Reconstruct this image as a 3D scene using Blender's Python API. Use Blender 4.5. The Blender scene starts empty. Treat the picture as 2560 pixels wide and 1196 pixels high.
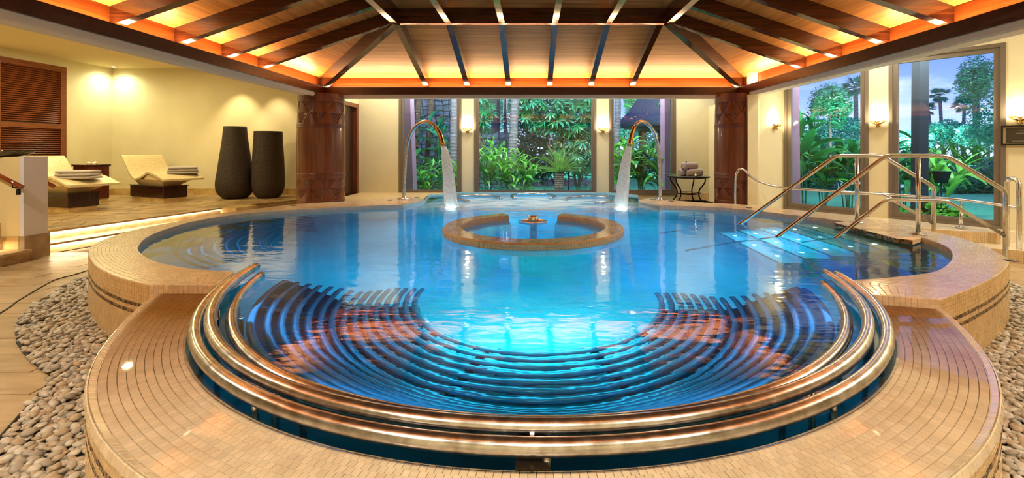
import bpy, math, random
from mathutils import Vector, Matrix
PI = math.pi
random.seed(7)
sc = bpy.context.scene
C = sc.collection

# ------------------------------------------------------------ camera, sky, exposure
EYE = 1.53
FPX = 16 / 36 * 2560
cam_d = bpy.data.cameras.new('camera')
cam_d.lens = 16; cam_d.sensor_width = 36
cam_d.shift_x = -50 / 2560; cam_d.shift_y = -224 / 2560
cam_d.clip_start = 0.05; cam_d.clip_end = 500
cam = bpy.data.objects.new('camera', cam_d); C.objects.link(cam)
cam.location = (0, 0, EYE); cam.rotation_euler = (PI / 2, 0, 0)
sc.camera = cam
sc.view_settings.view_transform = 'Standard'
sc.view_settings.look = 'None'
sc.view_settings.gamma = 1
sc.view_settings.use_curve_mapping = False
sc.view_settings.exposure = 0.47

wd = bpy.data.worlds.new('dusk_sky'); sc.world = wd; wd.use_nodes = True
nt = wd.node_tree; nt.nodes.clear()
wo = nt.nodes.new('ShaderNodeOutputWorld'); bg = nt.nodes.new('ShaderNodeBackground')
tc = nt.nodes.new('ShaderNodeTexCoord'); sx = nt.nodes.new('ShaderNodeSeparateXYZ')
rp = nt.nodes.new('ShaderNodeValToRGB'); mp = nt.nodes.new('ShaderNodeMapping')
nz = nt.nodes.new('ShaderNodeTexNoise'); cr = nt.nodes.new('ShaderNodeValToRGB'); mx = nt.nodes.new('ShaderNodeMix')
mx.data_type = 'RGBA'
nt.links.new(tc.outputs['Generated'], sx.inputs[0]); nt.links.new(sx.outputs[2], rp.inputs[0])
e = rp.color_ramp.elements
e[0].position = 0.0; e[0].color = (.50, .62, .98, 1)
e[1].position = .25; e[1].color = (.035, .07, .46, 1)
e2 = e.new(.10); e2.color = (.20, .32, .80, 1)
nt.links.new(tc.outputs['Generated'], mp.inputs[0]); mp.inputs['Scale'].default_value = (3, 3, 9)
nt.links.new(mp.outputs[0], nz.inputs[0]); nz.inputs['Scale'].default_value = 1.3; nz.inputs['Detail'].default_value = 7
nz.inputs['Roughness'].default_value = .6
nt.links.new(nz.outputs[0], cr.inputs[0])
cr.color_ramp.elements[0].position = .47; cr.color_ramp.elements[0].color = (0, 0, 0, 1)
cr.color_ramp.elements[1].position = .66; cr.color_ramp.elements[1].color = (1, 1, 1, 1)
nt.links.new(cr.outputs[0], mx.inputs[0]); nt.links.new(rp.outputs[0], mx.inputs[6]); mx.inputs[7].default_value = (.50, .58, .82, 1)
nt.links.new(mx.outputs[2], bg.inputs[0]); bg.inputs[1].default_value = 1.5
nt.links.new(bg.outputs[0], wo.inputs[0])

WARM = (1, .70, .36); CREAM_L = (1, .86, .64)
def light(kind, name, loc, energy, color, size=.1, size_y=None, rot=(0, 0, 0), spot=None, blend=.6, spread=None):
    d = bpy.data.lights.new(name, kind); d.energy = energy; d.color = color
    if kind == 'AREA':
        d.size = size
        if size_y: d.shape = 'RECTANGLE'; d.size_y = size_y
        if spread: d.spread = spread
    else: d.shadow_soft_size = size
    if kind == 'SPOT': d.spot_size = spot; d.spot_blend = blend
    o = bpy.data.objects.new(name, d); C.objects.link(o); o.location = loc; o.rotation_euler = rot
    return o
RCY = 5.0            # the middle of the timber roof
# cove strips lying on the timber ledge, shining up
for (x, y, w, h) in ((0, 9.19, 8.1, .06), (-4.21, RCY, .06, 8.1), (4.21, RCY, .06, 8.1), (0, RCY - 4.19, 8.1, .06)):
    light('AREA', 'cove_light', (x, y, 2.79), 105, WARM, w, h, rot=(PI, 0, 0))
# unseen fill panels added behind the camera to brighten the near pool edge
for (x, y) in ((-2.6, -.6), (0, -.9), (2.6, -.6)):
    light('AREA', 'ceiling_fill', (x, y, 3.68), 75, CREAM_L, .5, .5, rot=(0, 0, 0))
for (x, y) in ((-6.5, 3.2), (6.6, 3.0)):
    light('AREA', 'ceiling_fill', (x, y, 3.68), 95, CREAM_L, .14, .14)  # added side fill, unseen from the camera
for (x, y) in ((-9.6, 7.6), (-8.0, 9.0), (-9.8, 10.3)): light('AREA', 'ceiling_fill', (x, y, 3.68), 42, (1, .84, .44), .12, .12)  # added lounge fill, no fittings here
for (x, y) in ((-1.47, 8.22), (1.6, 8.13)): light('AREA', 'stream_fill', (x, y, .475), 3.2, (.8, .95, 1), .16, .12, rot=(PI, 0, 0))  # added upward fill that whitens the falling water
for (x, y, e_) in ((-3.3, 10.2, 26), (-1.2, 10.0, 26), (1.2, 10.0, 26), (3.3, 10.2, 26), (5.6, 7.4, 30), (7.6, 5.2, 40)):
    light('AREA', 'ceiling_fill', (x, y, 3.66), e_, (1, .92, .74), .4, .4)  # added fill for the back and right walls, hidden above the beam
# lounge spots
light('SPOT', 'spot_light', (-11.07, 12.04, 3.70), 75, (.95, 1, .66), .05, spot=2.7, blend=1)
light('SPOT', 'spot_light', (-7.9, 11.8, 3.6), 110, (1, .76, .40), .04, rot=(.16, 0, 0), spot=1.35, blend=.7)
light('SPOT', 'spot_light', (-6.9, 11.8, 3.6), 90, (1, .78, .45), .04, rot=(.16, 0, 0), spot=1.2, blend=.7)
# panels added under the water surface in place of pool lamps, shining down
AQ = (.22, 1, .84)
for (x, y, w, e_) in ((.05, 3.4, 1.5, 42), (-3.0, 5.4, 1.6, 8), (2.7, 5.9, 1.5, 17), (-1.5, 5.0, 1.2, 14), (1.6, 4.9, 1.2, 14), (0, 7.9, 2.2, 28), (0, 9.6, 2.2, 50), (-1.9, 7.3, 1.4, 12), (1.9, 7.5, 1.4, 12), (.016, 5.98, 1.0, 10)):
    light('AREA', 'pool_fill', (x, y, .30), e_, AQ if y < 4 else (.06, .66, .92), w, w * .8)
for (x, y, e_) in ((-1.55, 3.1, 3), (1.6, 3.1, 3), (-.75, 2.15, 2.2), (.85, 2.15, 2.2)):
    light('AREA', 'pool_fill', (x, y, .43), e_, (.15, .62, 1), .7, .5)  # added blue fill over the submerged lounge
# unseen fill added outside the walls to brighten the garden
for (x, y, rz, e_) in ((-2.6, 11.6, 0, 130), (0, 11.6, 0, 180), (2.5, 11.6, 0, 140), (6.1, 8.85, -.87, 150), (7.3, 7.5, -.87, 190)):
    light('AREA', 'garden_fill', (x, y, 3.75), e_, (.86, 1, .93), .8, .4, rot=(1.05, 0, rz))

# unseen fill added to brighten the far trees, facing away from the house
for (x, y, rz, e_, w) in ((16, 20, -.72, 2000, 3), (22, 16, -.9, 2200, 3), (36, 42, -.8, 2400, 4), (-1.5, 22, -.05, 900, 2), (5, 22.5, -.2, 500, 2)):
    light('AREA', 'tree_fill', (x, y, 3.2), e_, (.75, 1, .95), w, w, rot=(PI / 2 + .05, 0, rz))
# ------------------------------------------------------------ mesh helpers
class MB:
    def __init__(s): s.v = []; s.f = []
    def quad(s, a, b, c, d):
        n = len(s.v); s.v += [tuple(a), tuple(b), tuple(c), tuple(d)]; s.f.append((n, n + 1, n + 2, n + 3)); return s
    def poly(s, pts):
        n = len(s.v); s.v += [tuple(p) for p in pts]; s.f.append(tuple(range(n, n + len(pts)))); return s
    def hexa(s, p):
        n = len(s.v); s.v += [tuple(q) for q in p]
        s.f += [tuple(n + i for i in f) for f in ((0, 3, 2, 1), (4, 5, 6, 7), (0, 1, 5, 4), (1, 2, 6, 5), (2, 3, 7, 6), (3, 0, 4, 7))]
        return s
    def box(s, x0, x1, y0, y1, z0, z1):
        return s.hexa([(x0, y0, z0), (x1, y0, z0), (x1, y1, z0), (x0, y1, z0), (x0, y0, z1), (x1, y0, z1), (x1, y1, z1), (x0, y1, z1)])
    def bbox(s, x0, x1, y0, y1, z0, z1, b=.01):      # box with bevelled upright edges and top
        ring = lambda k, z: [(x0 + k, y0 + k + b * 0, z), (x1 - k, y0 + k, z), (x1 - k, y1 - k, z), (x0 + k, y1 - k, z)]
        def oct_(k, z):
            return [(x0 + b + k, y0 + k, z), (x1 - b - k, y0 + k, z), (x1 - k, y0 + b + k, z), (x1 - k, y1 - b - k, z), (x1 - b - k, y1 - k, z), (x0 + b + k, y1 - k, z), (x0 + k, y1 - b - k, z), (x0 + k, y0 + b + k, z)]
        rs = [oct_(b * .6, z0), oct_(0, z0 + b * .6), oct_(0, z1 - b * .6), oct_(b * .6, z1)]
        return s.loft(rs, True)
    def loft(s, rings, caps=True, closed=True):
        n0 = len(s.v); m = len(rings[0])
        for r in rings: s.v += [tuple(p) for p in r]
        for i in range(len(rings) - 1):
            for j in range(m if closed else m - 1):
                k = (j + 1) % m
                s.f.append((n0 + i * m + j, n0 + i * m + k, n0 + (i + 1) * m + k, n0 + (i + 1) * m + j))
        if caps:
            s.f.append(tuple(n0 + j for j in range(m))[::-1]); s.f.append(tuple(n0 + (len(rings) - 1) * m + j for j in range(m)))
        return s
    def lathe(s, prof, cx=0, cy=0, n=24, caps=True, a0=0):
        return s.loft([[(cx + r * math.cos(a0 + 2 * PI * j / n), cy + r * math.sin(a0 + 2 * PI * j / n), z) for j in range(n)] for r, z in prof], caps)
    def tube(s, pts, r, n=10, caps=True, flat=1.0):
        pts = [Vector(p) for p in pts]; rings = []
        t = (pts[1] - pts[0]).normalized()
        up = Vector((0, 0, 1)) if abs(t.z) < .9 else Vector((0, 1, 0))
        nn = (up - t * up.dot(t)).normalized()
        for i, p in enumerate(pts):
            if 0 < i < len(pts) - 1: t2 = ((pts[i + 1] - p).normalized() + (p - pts[i - 1]).normalized()).normalized()
            elif i == 0: t2 = (pts[1] - p).normalized()
            else: t2 = (p - pts[i - 1]).normalized()
            nn = (nn - t2 * nn.dot(t2)).normalized(); b = t2.cross(nn)
            rr = r[i] if isinstance(r, (list, tuple)) else r
            rings.append([p + (nn * math.cos(2 * PI * j / n) + b * flat * math.sin(2 * PI * j / n)) * rr for j in range(n)])
        return s.loft(rings, caps)
    def prism(s, pts, z0, z1):
        return s.loft([[(x, y, z0) for x, y in pts], [(x, y, z1) for x, y in pts]])
    def mesh(s, name, smooth=False):
        me = bpy.data.meshes.new(name); me.from_pydata(s.v, [], s.f)
        if smooth: me.polygons.foreach_set('use_smooth', [True] * len(me.polygons))
        me.update(); return me

def link(name, me, mat=None, parent=None, loc=None, rot=None, world=False, scale=None):
    o = bpy.data.objects.new(name, me); C.objects.link(o)
    if mat is not None and len(me.materials) == 0: me.materials.append(mat)
    if parent is not None: o.parent = parent
    if loc is not None: o.location = loc
    if rot is not None: o.rotation_euler = rot
    if scale is not None: o.scale = scale
    if world and parent is not None:
        o.matrix_parent_inverse = parent_matrix(parent).inverted()
    return o
def parent_matrix(p):
    m = p.matrix_basis.copy()
    if p.parent: m = parent_matrix(p.parent) @ p.matrix_parent_inverse @ m
    return m
def obj(name, mb, mat, parent=None, smooth=False, **k):
    return link(name, mb.mesh(name, smooth), mat, parent, **k)
def tag(o, label, cat, group=None, kind=None):
    o['label'] = label; o['category'] = cat
    if group: o['group'] = group
    if kind: o['kind'] = kind
    return o
def thing(name, label, cat, loc=(0, 0, 0), rotz=0, group=None, scale=None):
    o = bpy.data.objects.new(name, None); C.objects.link(o); o.location = loc; o.rotation_euler = (0, 0, rotz)
    if scale: o.scale = scale
    o.empty_display_size = .1
    return tag(o, label, cat, group)
def struct(name, loc=(0, 0, 0)):
    o = bpy.data.objects.new(name, None); C.objects.link(o); o.location = loc; o['kind'] = 'structure'; o.empty_display_size = .1
    return o
def copy_tree(o, parent=None):
    c = o.copy(); C.objects.link(c)
    if parent is not None: c.parent = parent
    for ch in list(o.children): copy_tree(ch, c)
    return c
def P(px, py, z=None, Y=None):
    """a photograph pixel as a place on the level z or on the upright plane at distance Y"""
    if z is not None: Y = (EYE - z) * FPX / (py - 374)
    return Vector(((px - 1330) * Y / FPX, Y, EYE - (py - 374) * Y / FPX))
def crs(pts, n):
    """smooth curve through pts, n points evenly spaced along it"""
    pts = [Vector(p) for p in pts]; out = []
    for i in range(len(pts) - 1):
        p0 = pts[i - 1] if i > 0 else pts[0] * 2 - pts[1]
        p1, p2 = pts[i], pts[i + 1]
        p3 = pts[i + 2] if i + 2 < len(pts) else pts[-1] * 2 - pts[-2]
        for k in range(12):
            t = k / 12
            out.append(.5 * ((2 * p1) + (p2 - p0) * t + (2 * p0 - 5 * p1 + 4 * p2 - p3) * t * t + (3 * p1 - p0 - 3 * p2 + p3) * t ** 3))
    out.append(pts[-1])
    return resample(out, n)
def resample(pts, n):
    L = [0]
    for a, b in zip(pts, pts[1:]): L.append(L[-1] + (b - a).length)
    res = []; j = 0
    for i in range(n):
        d = L[-1] * i / (n - 1)
        while j < len(L) - 2 and L[j + 1] < d: j += 1
        t = (d - L[j]) / max(1e-9, L[j + 1] - L[j]); res.append(pts[j].lerp(pts[j + 1], min(1, t)))
    return res

# ------------------------------------------------------------ materials
def new_mat(name):
    m = bpy.data.materials.new(name); m.use_nodes = True
    return m, m.node_tree, m.node_tree.nodes['Principled BSDF']
def simple(name, col, rough=.5, metal=0, coat=0, emit=None, es=1, spec=None, sss=None):
    m, t, b = new_mat(name)
    b.inputs['Base Color'].default_value = (*col, 1); b.inputs['Roughness'].default_value = rough; b.inputs['Metallic'].default_value = metal
    if coat: b.inputs['Coat Weight'].default_value = coat; b.inputs['Coat Roughness'].default_value = .08
    if emit: b.inputs['Emission Color'].default_value = (*emit, 1); b.inputs['Emission Strength'].default_value = es
    if spec is not None: b.inputs['Specular IOR Level'].default_value = spec
    return m
def noisy(name, c1, c2, scale=5, stretch=(1, 1, 1), detail=6, rough=.5, metal=0, bump=0, lo=.35, hi=.65, island=0, coat=0, coord='Object', rough2=None, dist=0, nrough=.55, bscale=None, spec=None, rand_cols=None):
    m, t, b = new_mat(name)
    N = t.nodes.new; L = t.links.new
    tcn = N('ShaderNodeTexCoord'); mpn = N('ShaderNodeMapping'); nzn = N('ShaderNodeTexNoise'); r = N('ShaderNodeValToRGB')
    L(tcn.outputs[coord], mpn.inputs[0]); mpn.inputs['Scale'].default_value = stretch
    L(mpn.outputs[0], nzn.inputs['Vector']); nzn.inputs['Scale'].default_value = scale; nzn.inputs['Detail'].default_value = detail
    nzn.inputs['Roughness'].default_value = nrough; nzn.inputs['Distortion'].default_value = dist
    L(nzn.outputs[0], r.inputs[0]); r.color_ramp.elements[0].position = lo; r.color_ramp.elements[1].position = hi
    r.color_ramp.elements[0].color = (*c1, 1); r.color_ramp.elements[1].color = (*c2, 1)
    out = r.outputs[0]
    if island or rand_cols:
        g = N('ShaderNodeNewGeometry'); oi = N('ShaderNodeObjectInfo'); ad = N('ShaderNodeMath'); ad.operation = 'ADD'; fr = N('ShaderNodeMath'); fr.operation = 'FRACT'
        L(g.outputs['Random Per Island'], ad.inputs[0]); L(oi.outputs['Random'], ad.inputs[1]); L(ad.outputs[0], fr.inputs[0])
        if rand_cols:
            rr = N('ShaderNodeValToRGB'); rr.color_ramp.interpolation = 'CONSTANT'
            els = rr.color_ramp.elements
            for i, c in enumerate(rand_cols):
                el = els[i] if i < 2 else els.new(.5)
                el.position = i / len(rand_cols); el.color = (*c, 1)
            L(fr.outputs[0], rr.inputs[0]); mxx = N('ShaderNodeMix'); mxx.data_type = 'RGBA'; mxx.blend_type = 'MULTIPLY'; mxx.inputs[0].default_value = 1
            L(out, mxx.inputs[6]); L(rr.outputs[0], mxx.inputs[7]); out = mxx.outputs[2]
        if island:
            hs = N('ShaderNodeHueSaturation'); mr = N('ShaderNodeMapRange'); mr.inputs[3].default_value = 1 - island; mr.inputs[4].default_value = 1 + island
            L(fr.outputs[0], mr.inputs[0]); L(mr.outputs[0], hs.inputs['Value']); L(out, hs.inputs['Color']); out = hs.outputs[0]
    L(out, b.inputs['Base Color'])
    b.inputs['Roughness'].default_value = rough; b.inputs['Metallic'].default_value = metal
    if rough2 is not None:
        mr2 = N('ShaderNodeMapRange'); mr2.inputs[3].default_value = rough; mr2.inputs[4].default_value = rough2; L(nzn.outputs[0], mr2.inputs[0]); L(mr2.outputs[0], b.inputs['Roughness'])
    if coat: b.inputs['Coat Weight'].default_value = coat; b.inputs['Coat Roughness'].default_value = .06
    if spec is not None: b.inputs['Specular IOR Level'].default_value = spec
    if bump:
        bp = N('ShaderNodeBump'); bp.inputs['Strength'].default_value = bump; bp.inputs['Distance'].default_value = .01
        if bscale:
            n2 = N('ShaderNodeTexNoise'); n2.inputs['Scale'].default_value = bscale; L(tcn.outputs[coord], n2.inputs['Vector']); L(n2.outputs[0], bp.inputs['Height'])
        else: L(nzn.outputs[0], bp.inputs['Height'])
        L(bp.outputs[0], b.inputs['Normal'])
    return m
M = {}
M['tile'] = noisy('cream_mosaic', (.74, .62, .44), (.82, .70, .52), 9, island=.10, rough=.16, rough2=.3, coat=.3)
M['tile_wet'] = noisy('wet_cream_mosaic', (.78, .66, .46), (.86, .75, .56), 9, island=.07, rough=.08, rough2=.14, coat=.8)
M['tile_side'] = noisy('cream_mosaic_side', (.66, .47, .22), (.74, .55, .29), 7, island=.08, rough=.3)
M['tile_brown'] = noisy('brown_mosaic', (.8, .8, .8), (1, 1, 1), 7, rough=.2, rand_cols=[(.05, .02, .01), (.16, .08, .03), (.40, .24, .09), (.09, .045, .02), (.28, .15, .06)])
M['grout'] = simple('grout', (.76, .53, .29), .8); M['grout_l'] = simple('pale_grout', (.84, .72, .52), .8)
M['trav'] = noisy('travertine', (.36, .24, .12), (.54, .40, .23), 2.5, stretch=(1, 3, 3), island=.09, rough=.35, bump=.15, detail=9, dist=.6)
M['flag'] = noisy('flagstone', (.17, .09, .03), (.52, .35, .17), 1.6, stretch=(1, 3.5, 1), island=.10, rough=.4, bump=.2, detail=9, dist=1.5, lo=.3, hi=.6)
M['stone_base'] = noisy('golden_stone', (.50, .32, .10), (.74, .54, .26), 4, rough=.35, detail=8, bump=.1)
M['pier_stone'] = noisy('pier_stone', (.30, .22, .13), (.44, .33, .21), 7, rough=.6, detail=8, bump=.1)
M['joint'] = simple('dark_joint', (.16, .09, .04), .9)
M['wall'] = noisy('cream_plaster', (.74, .66, .42), (.78, .70, .46), 2, rough=.85, bump=.02)
M['wall_y'] = noisy('yellow_plaster', (.80, .66, .34), (.84, .70, .38), 2, rough=.85)
M['ceil'] = simple('cream_ceiling', (.72, .60, .34), .9)
M['soffit'] = simple('cream_soffit', (.74, .68, .52), .7)
M['pier'] = simple('pier_plaster', (.72, .72, .78), .8)
M['wood_dark'] = noisy('dark_varnished_timber', (.030, .006, .002), (.055, .013, .005), 4, stretch=(3, 3, 3), rough=.3, detail=7, coat=.1)
def wood(name, c1, c2, stretch, **k):
    return noisy(name, c1, c2, 2.2, stretch=stretch, detail=8, dist=.4, **k)
M['panel_x'] = wood('roof_plywood', (.36, .115, .022), (.68, .29, .065), (.35, 9, 9), rough=.42, coat=0, spec=.3, lo=.3, hi=.7)
M['panel_y'] = wood('roof_plywood_turned', (.36, .115, .022), (.68, .29, .065), (9, .35, 9), rough=.42, coat=0, spec=.3, lo=.3, hi=.7)
M['fascia_x'] = wood('fascia_timber', (.10, .017, .002), (.18, .038, .005), (.5, 12, 12), rough=.3, coat=.2)
M['fascia_y'] = wood('fascia_timber_turned', (.10, .017, .002), (.18, .038, .005), (12, .5, 12), rough=.3, coat=.2)
M['rafter_x'] = wood('rafter_timber', (.026, .006, .003), (.08, .020, .006), (.6, 14, 14), rough=.13, coat=.6)
M['rafter_y'] = wood('rafter_timber_turned', (.026, .006, .003), (.08, .020, .006), (14, .6, 14), rough=.13, coat=.6)
M['column'] = noisy('carved_mahogany', (.085, .018, .006), (.22, .058, .017), 3, stretch=(6, 6, .5), detail=7, rough=.30, coat=.15, lo=.3, hi=.7)
M['louver'] = noisy('louver_mahogany', (.13, .030, .010), (.22, .060, .018), 5, stretch=(1, 1, 8), rough=.28, coat=.2)
M['cab'] = noisy('dark_red_cabinet', (.075, .010, .005), (.12, .020, .008), 3, stretch=(6, 6, .6), rough=.25)
M['cab_dk'] = noisy('espresso_veneer', (.020, .006, .003), (.035, .010, .006), 3, stretch=(6, 6, .6), rough=.2)
M['door'] = noisy('dark_door', (.020, .006, .004), (.04, .010, .006), 3, stretch=(6, 6, .6), rough=.3)
M['handrail'] = noisy('polished_handrail', (.20, .035, .010), (.30, .06, .018), 5, rough=.12, coat=.7)
M['vase'] = noisy('woven_dark_clay', (.018, .011, .008), (.055, .032, .020), 30, detail=6, rough=.7, bump=.5)
M['lounger'] = noisy('fine_beige_mosaic', (.62, .48, .24), (.86, .72, .46), 60, detail=3, rough=.3, bump=.2)
M['lounger_s'] = simple('lounger_plaster', (.74, .58, .30), .6)
M['towel'] = noisy('terry_towel', (.42, .37, .36), (.55, .49, .47), 120, detail=3, rough=.95, bump=.5)
M['frame'] = simple('taupe_window_frame', (.20, .165, .13), .35, metal=.3)
M['steel'] = noisy('polished_steel', (.56, .57, .58), (.72, .73, .74), 40, stretch=(1, 1, 1), detail=3, rough=.12, rough2=.26, metal=1)
M['steel_w'] = noisy('worn_steel', (.44, .42, .40), (.72, .72, .72), 18, detail=9, rough=.14, rough2=.34, metal=1, bump=.04)
M['brass'] = simple('brass', (.62, .40, .14), .2, metal=1)
M['iron'] = simple('black_iron', (.012, .012, .014), .35, metal=.6)
M['black'] = simple('black_edging', (.010, .008, .006), .6)
M['pool'] = noisy('aqua_mosaic', (.26, .66, .76), (.34, .74, .84), 3, rough=.35)
M['pool_wall'] = noisy('pale_pool_wall_mosaic', (.50, .60, .56), (.58, .68, .64), 30, rough=.3)
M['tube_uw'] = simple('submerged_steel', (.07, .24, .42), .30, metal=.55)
M['pebble'] = noisy('river_pebble', (.75, .75, .75), (1, 1, 1), 14, rough=.42, island=.12, rand_cols=[(.58, .54, .45), (.46, .43, .37), (.70, .67, .59), (.52, .43, .31), (.62, .59, .53), (.40, .38, .34)])
M['lawn'] = noisy('lawn', (.03, .30, .16), (.08, .52, .28), 30, rough=.9)
M['bark'] = noisy('palm_bark', (.06, .055, .07), (.17, .165, .20), 4, stretch=(1, 1, 9), rough=.9, bump=.6)
M['bark_b'] = noisy('brown_bark', (.035, .024, .022), (.13, .09, .075), 7, stretch=(2, 2, 5), rough=.95, bump=.8)
M['rock'] = noisy('blue_grey_stone', (.07, .11, .18), (.22, .29, .42), 4, island=.3, rough=.85, bump=.5)
M['lava'] = noisy('garden_rock', (.10, .09, .10), (.25, .22, .22), 5, island=.2, rough=.9, bump=.5)
M['thatch'] = noisy('thatch', (.05, .06, .10), (.20, .23, .32), 14, stretch=(3, 3, 1), rough=.95, bump=1, detail=8)
M['tan'] = simple('tan_post', (.30, .17, .08), .7)
M['pink'] = noisy('pink_render', (.22, .12, .20), (.27, .15, .24), 2, rough=.9)
M['postb'] = simple('dark_outdoor_post', (.007, .010, .020), .6)
M['white'] = simple('white_plastic', (.72, .72, .75), .4)
M['lampw'] = simple('lamp_cap', (.6, .62, .6), .5)
M['flame'] = simple('flame', (1, .7, .3), .5, emit=(1, .62, .25), es=14)
M['bulb'] = simple('lamp_glow', (1, .85, .6), .5, emit=(1, .80, .48), es=10)
M['led'] = simple('led_strip', (1, .8, .5), .5, emit=(1, .80, .50), es=5)
M['ledp'] = simple('underwater_led', (.8, .95, 1), .5, emit=(.75, .92, 1), es=9)
M['glassy'] = simple('candle_glass', (.9, .75, .6), .05, coat=1)
M['bowl'] = noisy('dark_glazed_bowl', (.01, .008, .006), (.20, .16, .11), 22, stretch=(1, 1, 3), detail=5, rough=.2)
M['purple'] = simple('orchid_purple', (.10, .02, .45), .5)
M['paper'] = simple('dark_print', (.045, .035, .02), .35)
M['mount'] = simple('cream_mount', (.45, .38, .22), .6)
M['ink'] = simple('pale_lettering', (.30, .27, .20), .6)
M['pic'] = simple('black_frame', (.008, .007, .006), .3)
def leafmat(name, c1, c2, rough=.35, tr=.25, isl=.25):
    m = noisy(name, c1, c2, 3, island=isl, rough=rough)
    t = m.node_tree; b = t.nodes['Principled BSDF']; out = t.nodes['Material Output']
    tn = t.nodes.new('ShaderNodeBsdfTranslucent'); ms = t.nodes.new('ShaderNodeMixShader'); ms.inputs[0].default_value = tr
    tn.inputs[0].default_value = (c2[0] * 1.3, c2[1] * 1.2, c2[2], 1)
    t.links.new(b.outputs[0], ms.inputs[1]); t.links.new(tn.outputs[0], ms.inputs[2]); t.links.new(ms.outputs[0], out.inputs[0])
    return m
M['leaf_ginger'] = leafmat('ginger_leaf', (.03, .20, .04), (.16, .50, .06))
M['leaf_deep'] = leafmat('deep_green_leaf', (.008, .10, .035), (.03, .26, .07))
M['leaf_teal'] = leafmat('teal_leaf', (.008, .10, .07), (.04, .30, .18))
M['leaf_dark'] = leafmat('dark_leaf', (.006, .08, .04), (.02, .20, .09))
M['leaf_palm'] = leafmat('palm_frond', (.015, .14, .14), (.05, .30, .26))
M['leaf_sago'] = leafmat('sago_frond', (.03, .17, .05), (.16, .36, .06))
M['leaf_far'] = leafmat('far_foliage', (.015, .17, .14), (.06, .38, .27))
M['leaf_dry'] = leafmat('olive_leaf', (.12, .20, .10), (.28, .38, .18))
# glass pane: clear, mirror-like at grazing angles
def glass_mat():
    m = bpy.data.materials.new('window_glass'); m.use_nodes = True; t = m.node_tree; t.nodes.clear(); N = t.nodes.new
    o = N('ShaderNodeOutputMaterial'); tr = N('ShaderNodeBsdfTransparent'); gl = N('ShaderNodeBsdfGlossy'); ms = N('ShaderNodeMixShader'); fr = N('ShaderNodeFresnel')
    tr.inputs[0].default_value = (.93, .97, .96, 1); gl.inputs['Roughness'].default_value = .01; fr.inputs[0].default_value = 1.52
    mu = N('ShaderNodeMath'); mu.operation = 'MULTIPLY'; mu.inputs[1].default_value = .7; t.links.new(fr.outputs[0], mu.inputs[0])
    t.links.new(mu.outputs[0], ms.inputs[0]); t.links.new(tr.outputs[0], ms.inputs[1]); t.links.new(gl.outputs[0], ms.inputs[2]); t.links.new(ms.outputs[0], o.inputs[0])
    return m
M['glass'] = glass_mat()
def water_mat():
    m = bpy.data.materials.new('pool_water'); m.use_nodes = True; t = m.node_tree; t.nodes.clear(); N = t.nodes.new; L = t.links.new
    o = N('ShaderNodeOutputMaterial'); b = N('ShaderNodeBsdfPrincipled')
    b.inputs['Base Color'].default_value = (1, 1, 1, 1); b.inputs['Roughness'].default_value = .045; b.inputs['IOR'].default_value = 1.33; b.inputs['Transmission Weight'].default_value = 1
    tcn = N('ShaderNodeTexCoord'); mp1 = N('ShaderNodeMapping'); mp1.inputs['Scale'].default_value = (1, 2.2, 1)
    n1 = N('ShaderNodeTexNoise'); n1.inputs['Scale'].default_value = 2.6; n1.inputs['Detail'].default_value = 3
    bp = N('ShaderNodeBump'); bp.inputs['Strength'].default_value = .09; bp.inputs['Distance'].default_value = .05
    L(tcn.outputs['Object'], mp1.inputs[0]); L(mp1.outputs[0], n1.inputs['Vector']); L(n1.outputs[0], bp.inputs['Height']); L(bp.outputs[0], b.inputs['Normal'])
    # foam whipped up by the jets in the far bay and where the two spouts land
    df = N('ShaderNodeBsdfDiffuse'); df.inputs[0].default_value = (.62, .82, 1, 1); ms = N('ShaderNodeMixShader')
    acc = None
    for (cx, cy, sx_, sy_, amp) in ((0, 8.7, 2.6, 2.0, 1.2), (-1.47, 8.3, .4, .35, .8), (1.6, 8.2, .4, .35, .8), (0, 6.0, 1.0, .9, .22)):
        mpn = N('ShaderNodeMapping'); mpn.vector_type = 'POINT'; mpn.inputs['Location'].default_value = (-cx / sx_, -cy / sy_, 0); mpn.inputs['Scale'].default_value = (1 / sx_, 1 / sy_, 0)
        gr = N('ShaderNodeTexGradient'); gr.gradient_type = 'SPHERICAL'; L(tcn.outputs['Object'], mpn.inputs[0]); L(mpn.outputs[0], gr.inputs[0])
        mu = N('ShaderNodeMath'); mu.operation = 'MULTIPLY'; mu.inputs[1].default_value = amp * 1.6; L(gr.outputs[1], mu.inputs[0])
        if acc is None: acc = mu.outputs[0]
        else:
            mxn = N('ShaderNodeMath'); mxn.operation = 'MAXIMUM'; L(acc, mxn.inputs[0]); L(mu.outputs[0], mxn.inputs[1]); acc = mxn.outputs[0]
    n2 = N('ShaderNodeTexNoise'); n2.inputs['Scale'].default_value = 2.2; n2.inputs['Detail'].default_value = 6; L(mp1.outputs[0], n2.inputs['Vector'])
    mr = N('ShaderNodeMapRange'); mr.inputs[1].default_value = .3; mr.inputs[2].default_value = .68; L(n2.outputs[0], mr.inputs[0])
    m3 = N('ShaderNodeMath'); m3.operation = 'MULTIPLY'; L(acc, m3.inputs[0]); L(mr.outputs[0], m3.inputs[1])
    cl = N('ShaderNodeClamp'); cl.inputs['Max'].default_value = .85; L(m3.outputs[0], cl.inputs[0])
    L(cl.outputs[0], ms.inputs[0]); L(b.outputs[0], ms.inputs[1]); L(df.outputs[0], ms.inputs[2]); L(ms.outputs[0], o.inputs[0])
    va = N('ShaderNodeVolumeAbsorption'); va.inputs[0].default_value = (.02, .80, .90, 1); va.inputs[1].default_value = 1.1
    L(va.outputs[0], o.inputs['Volume'])
    return m
M['water'] = water_mat()
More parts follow.
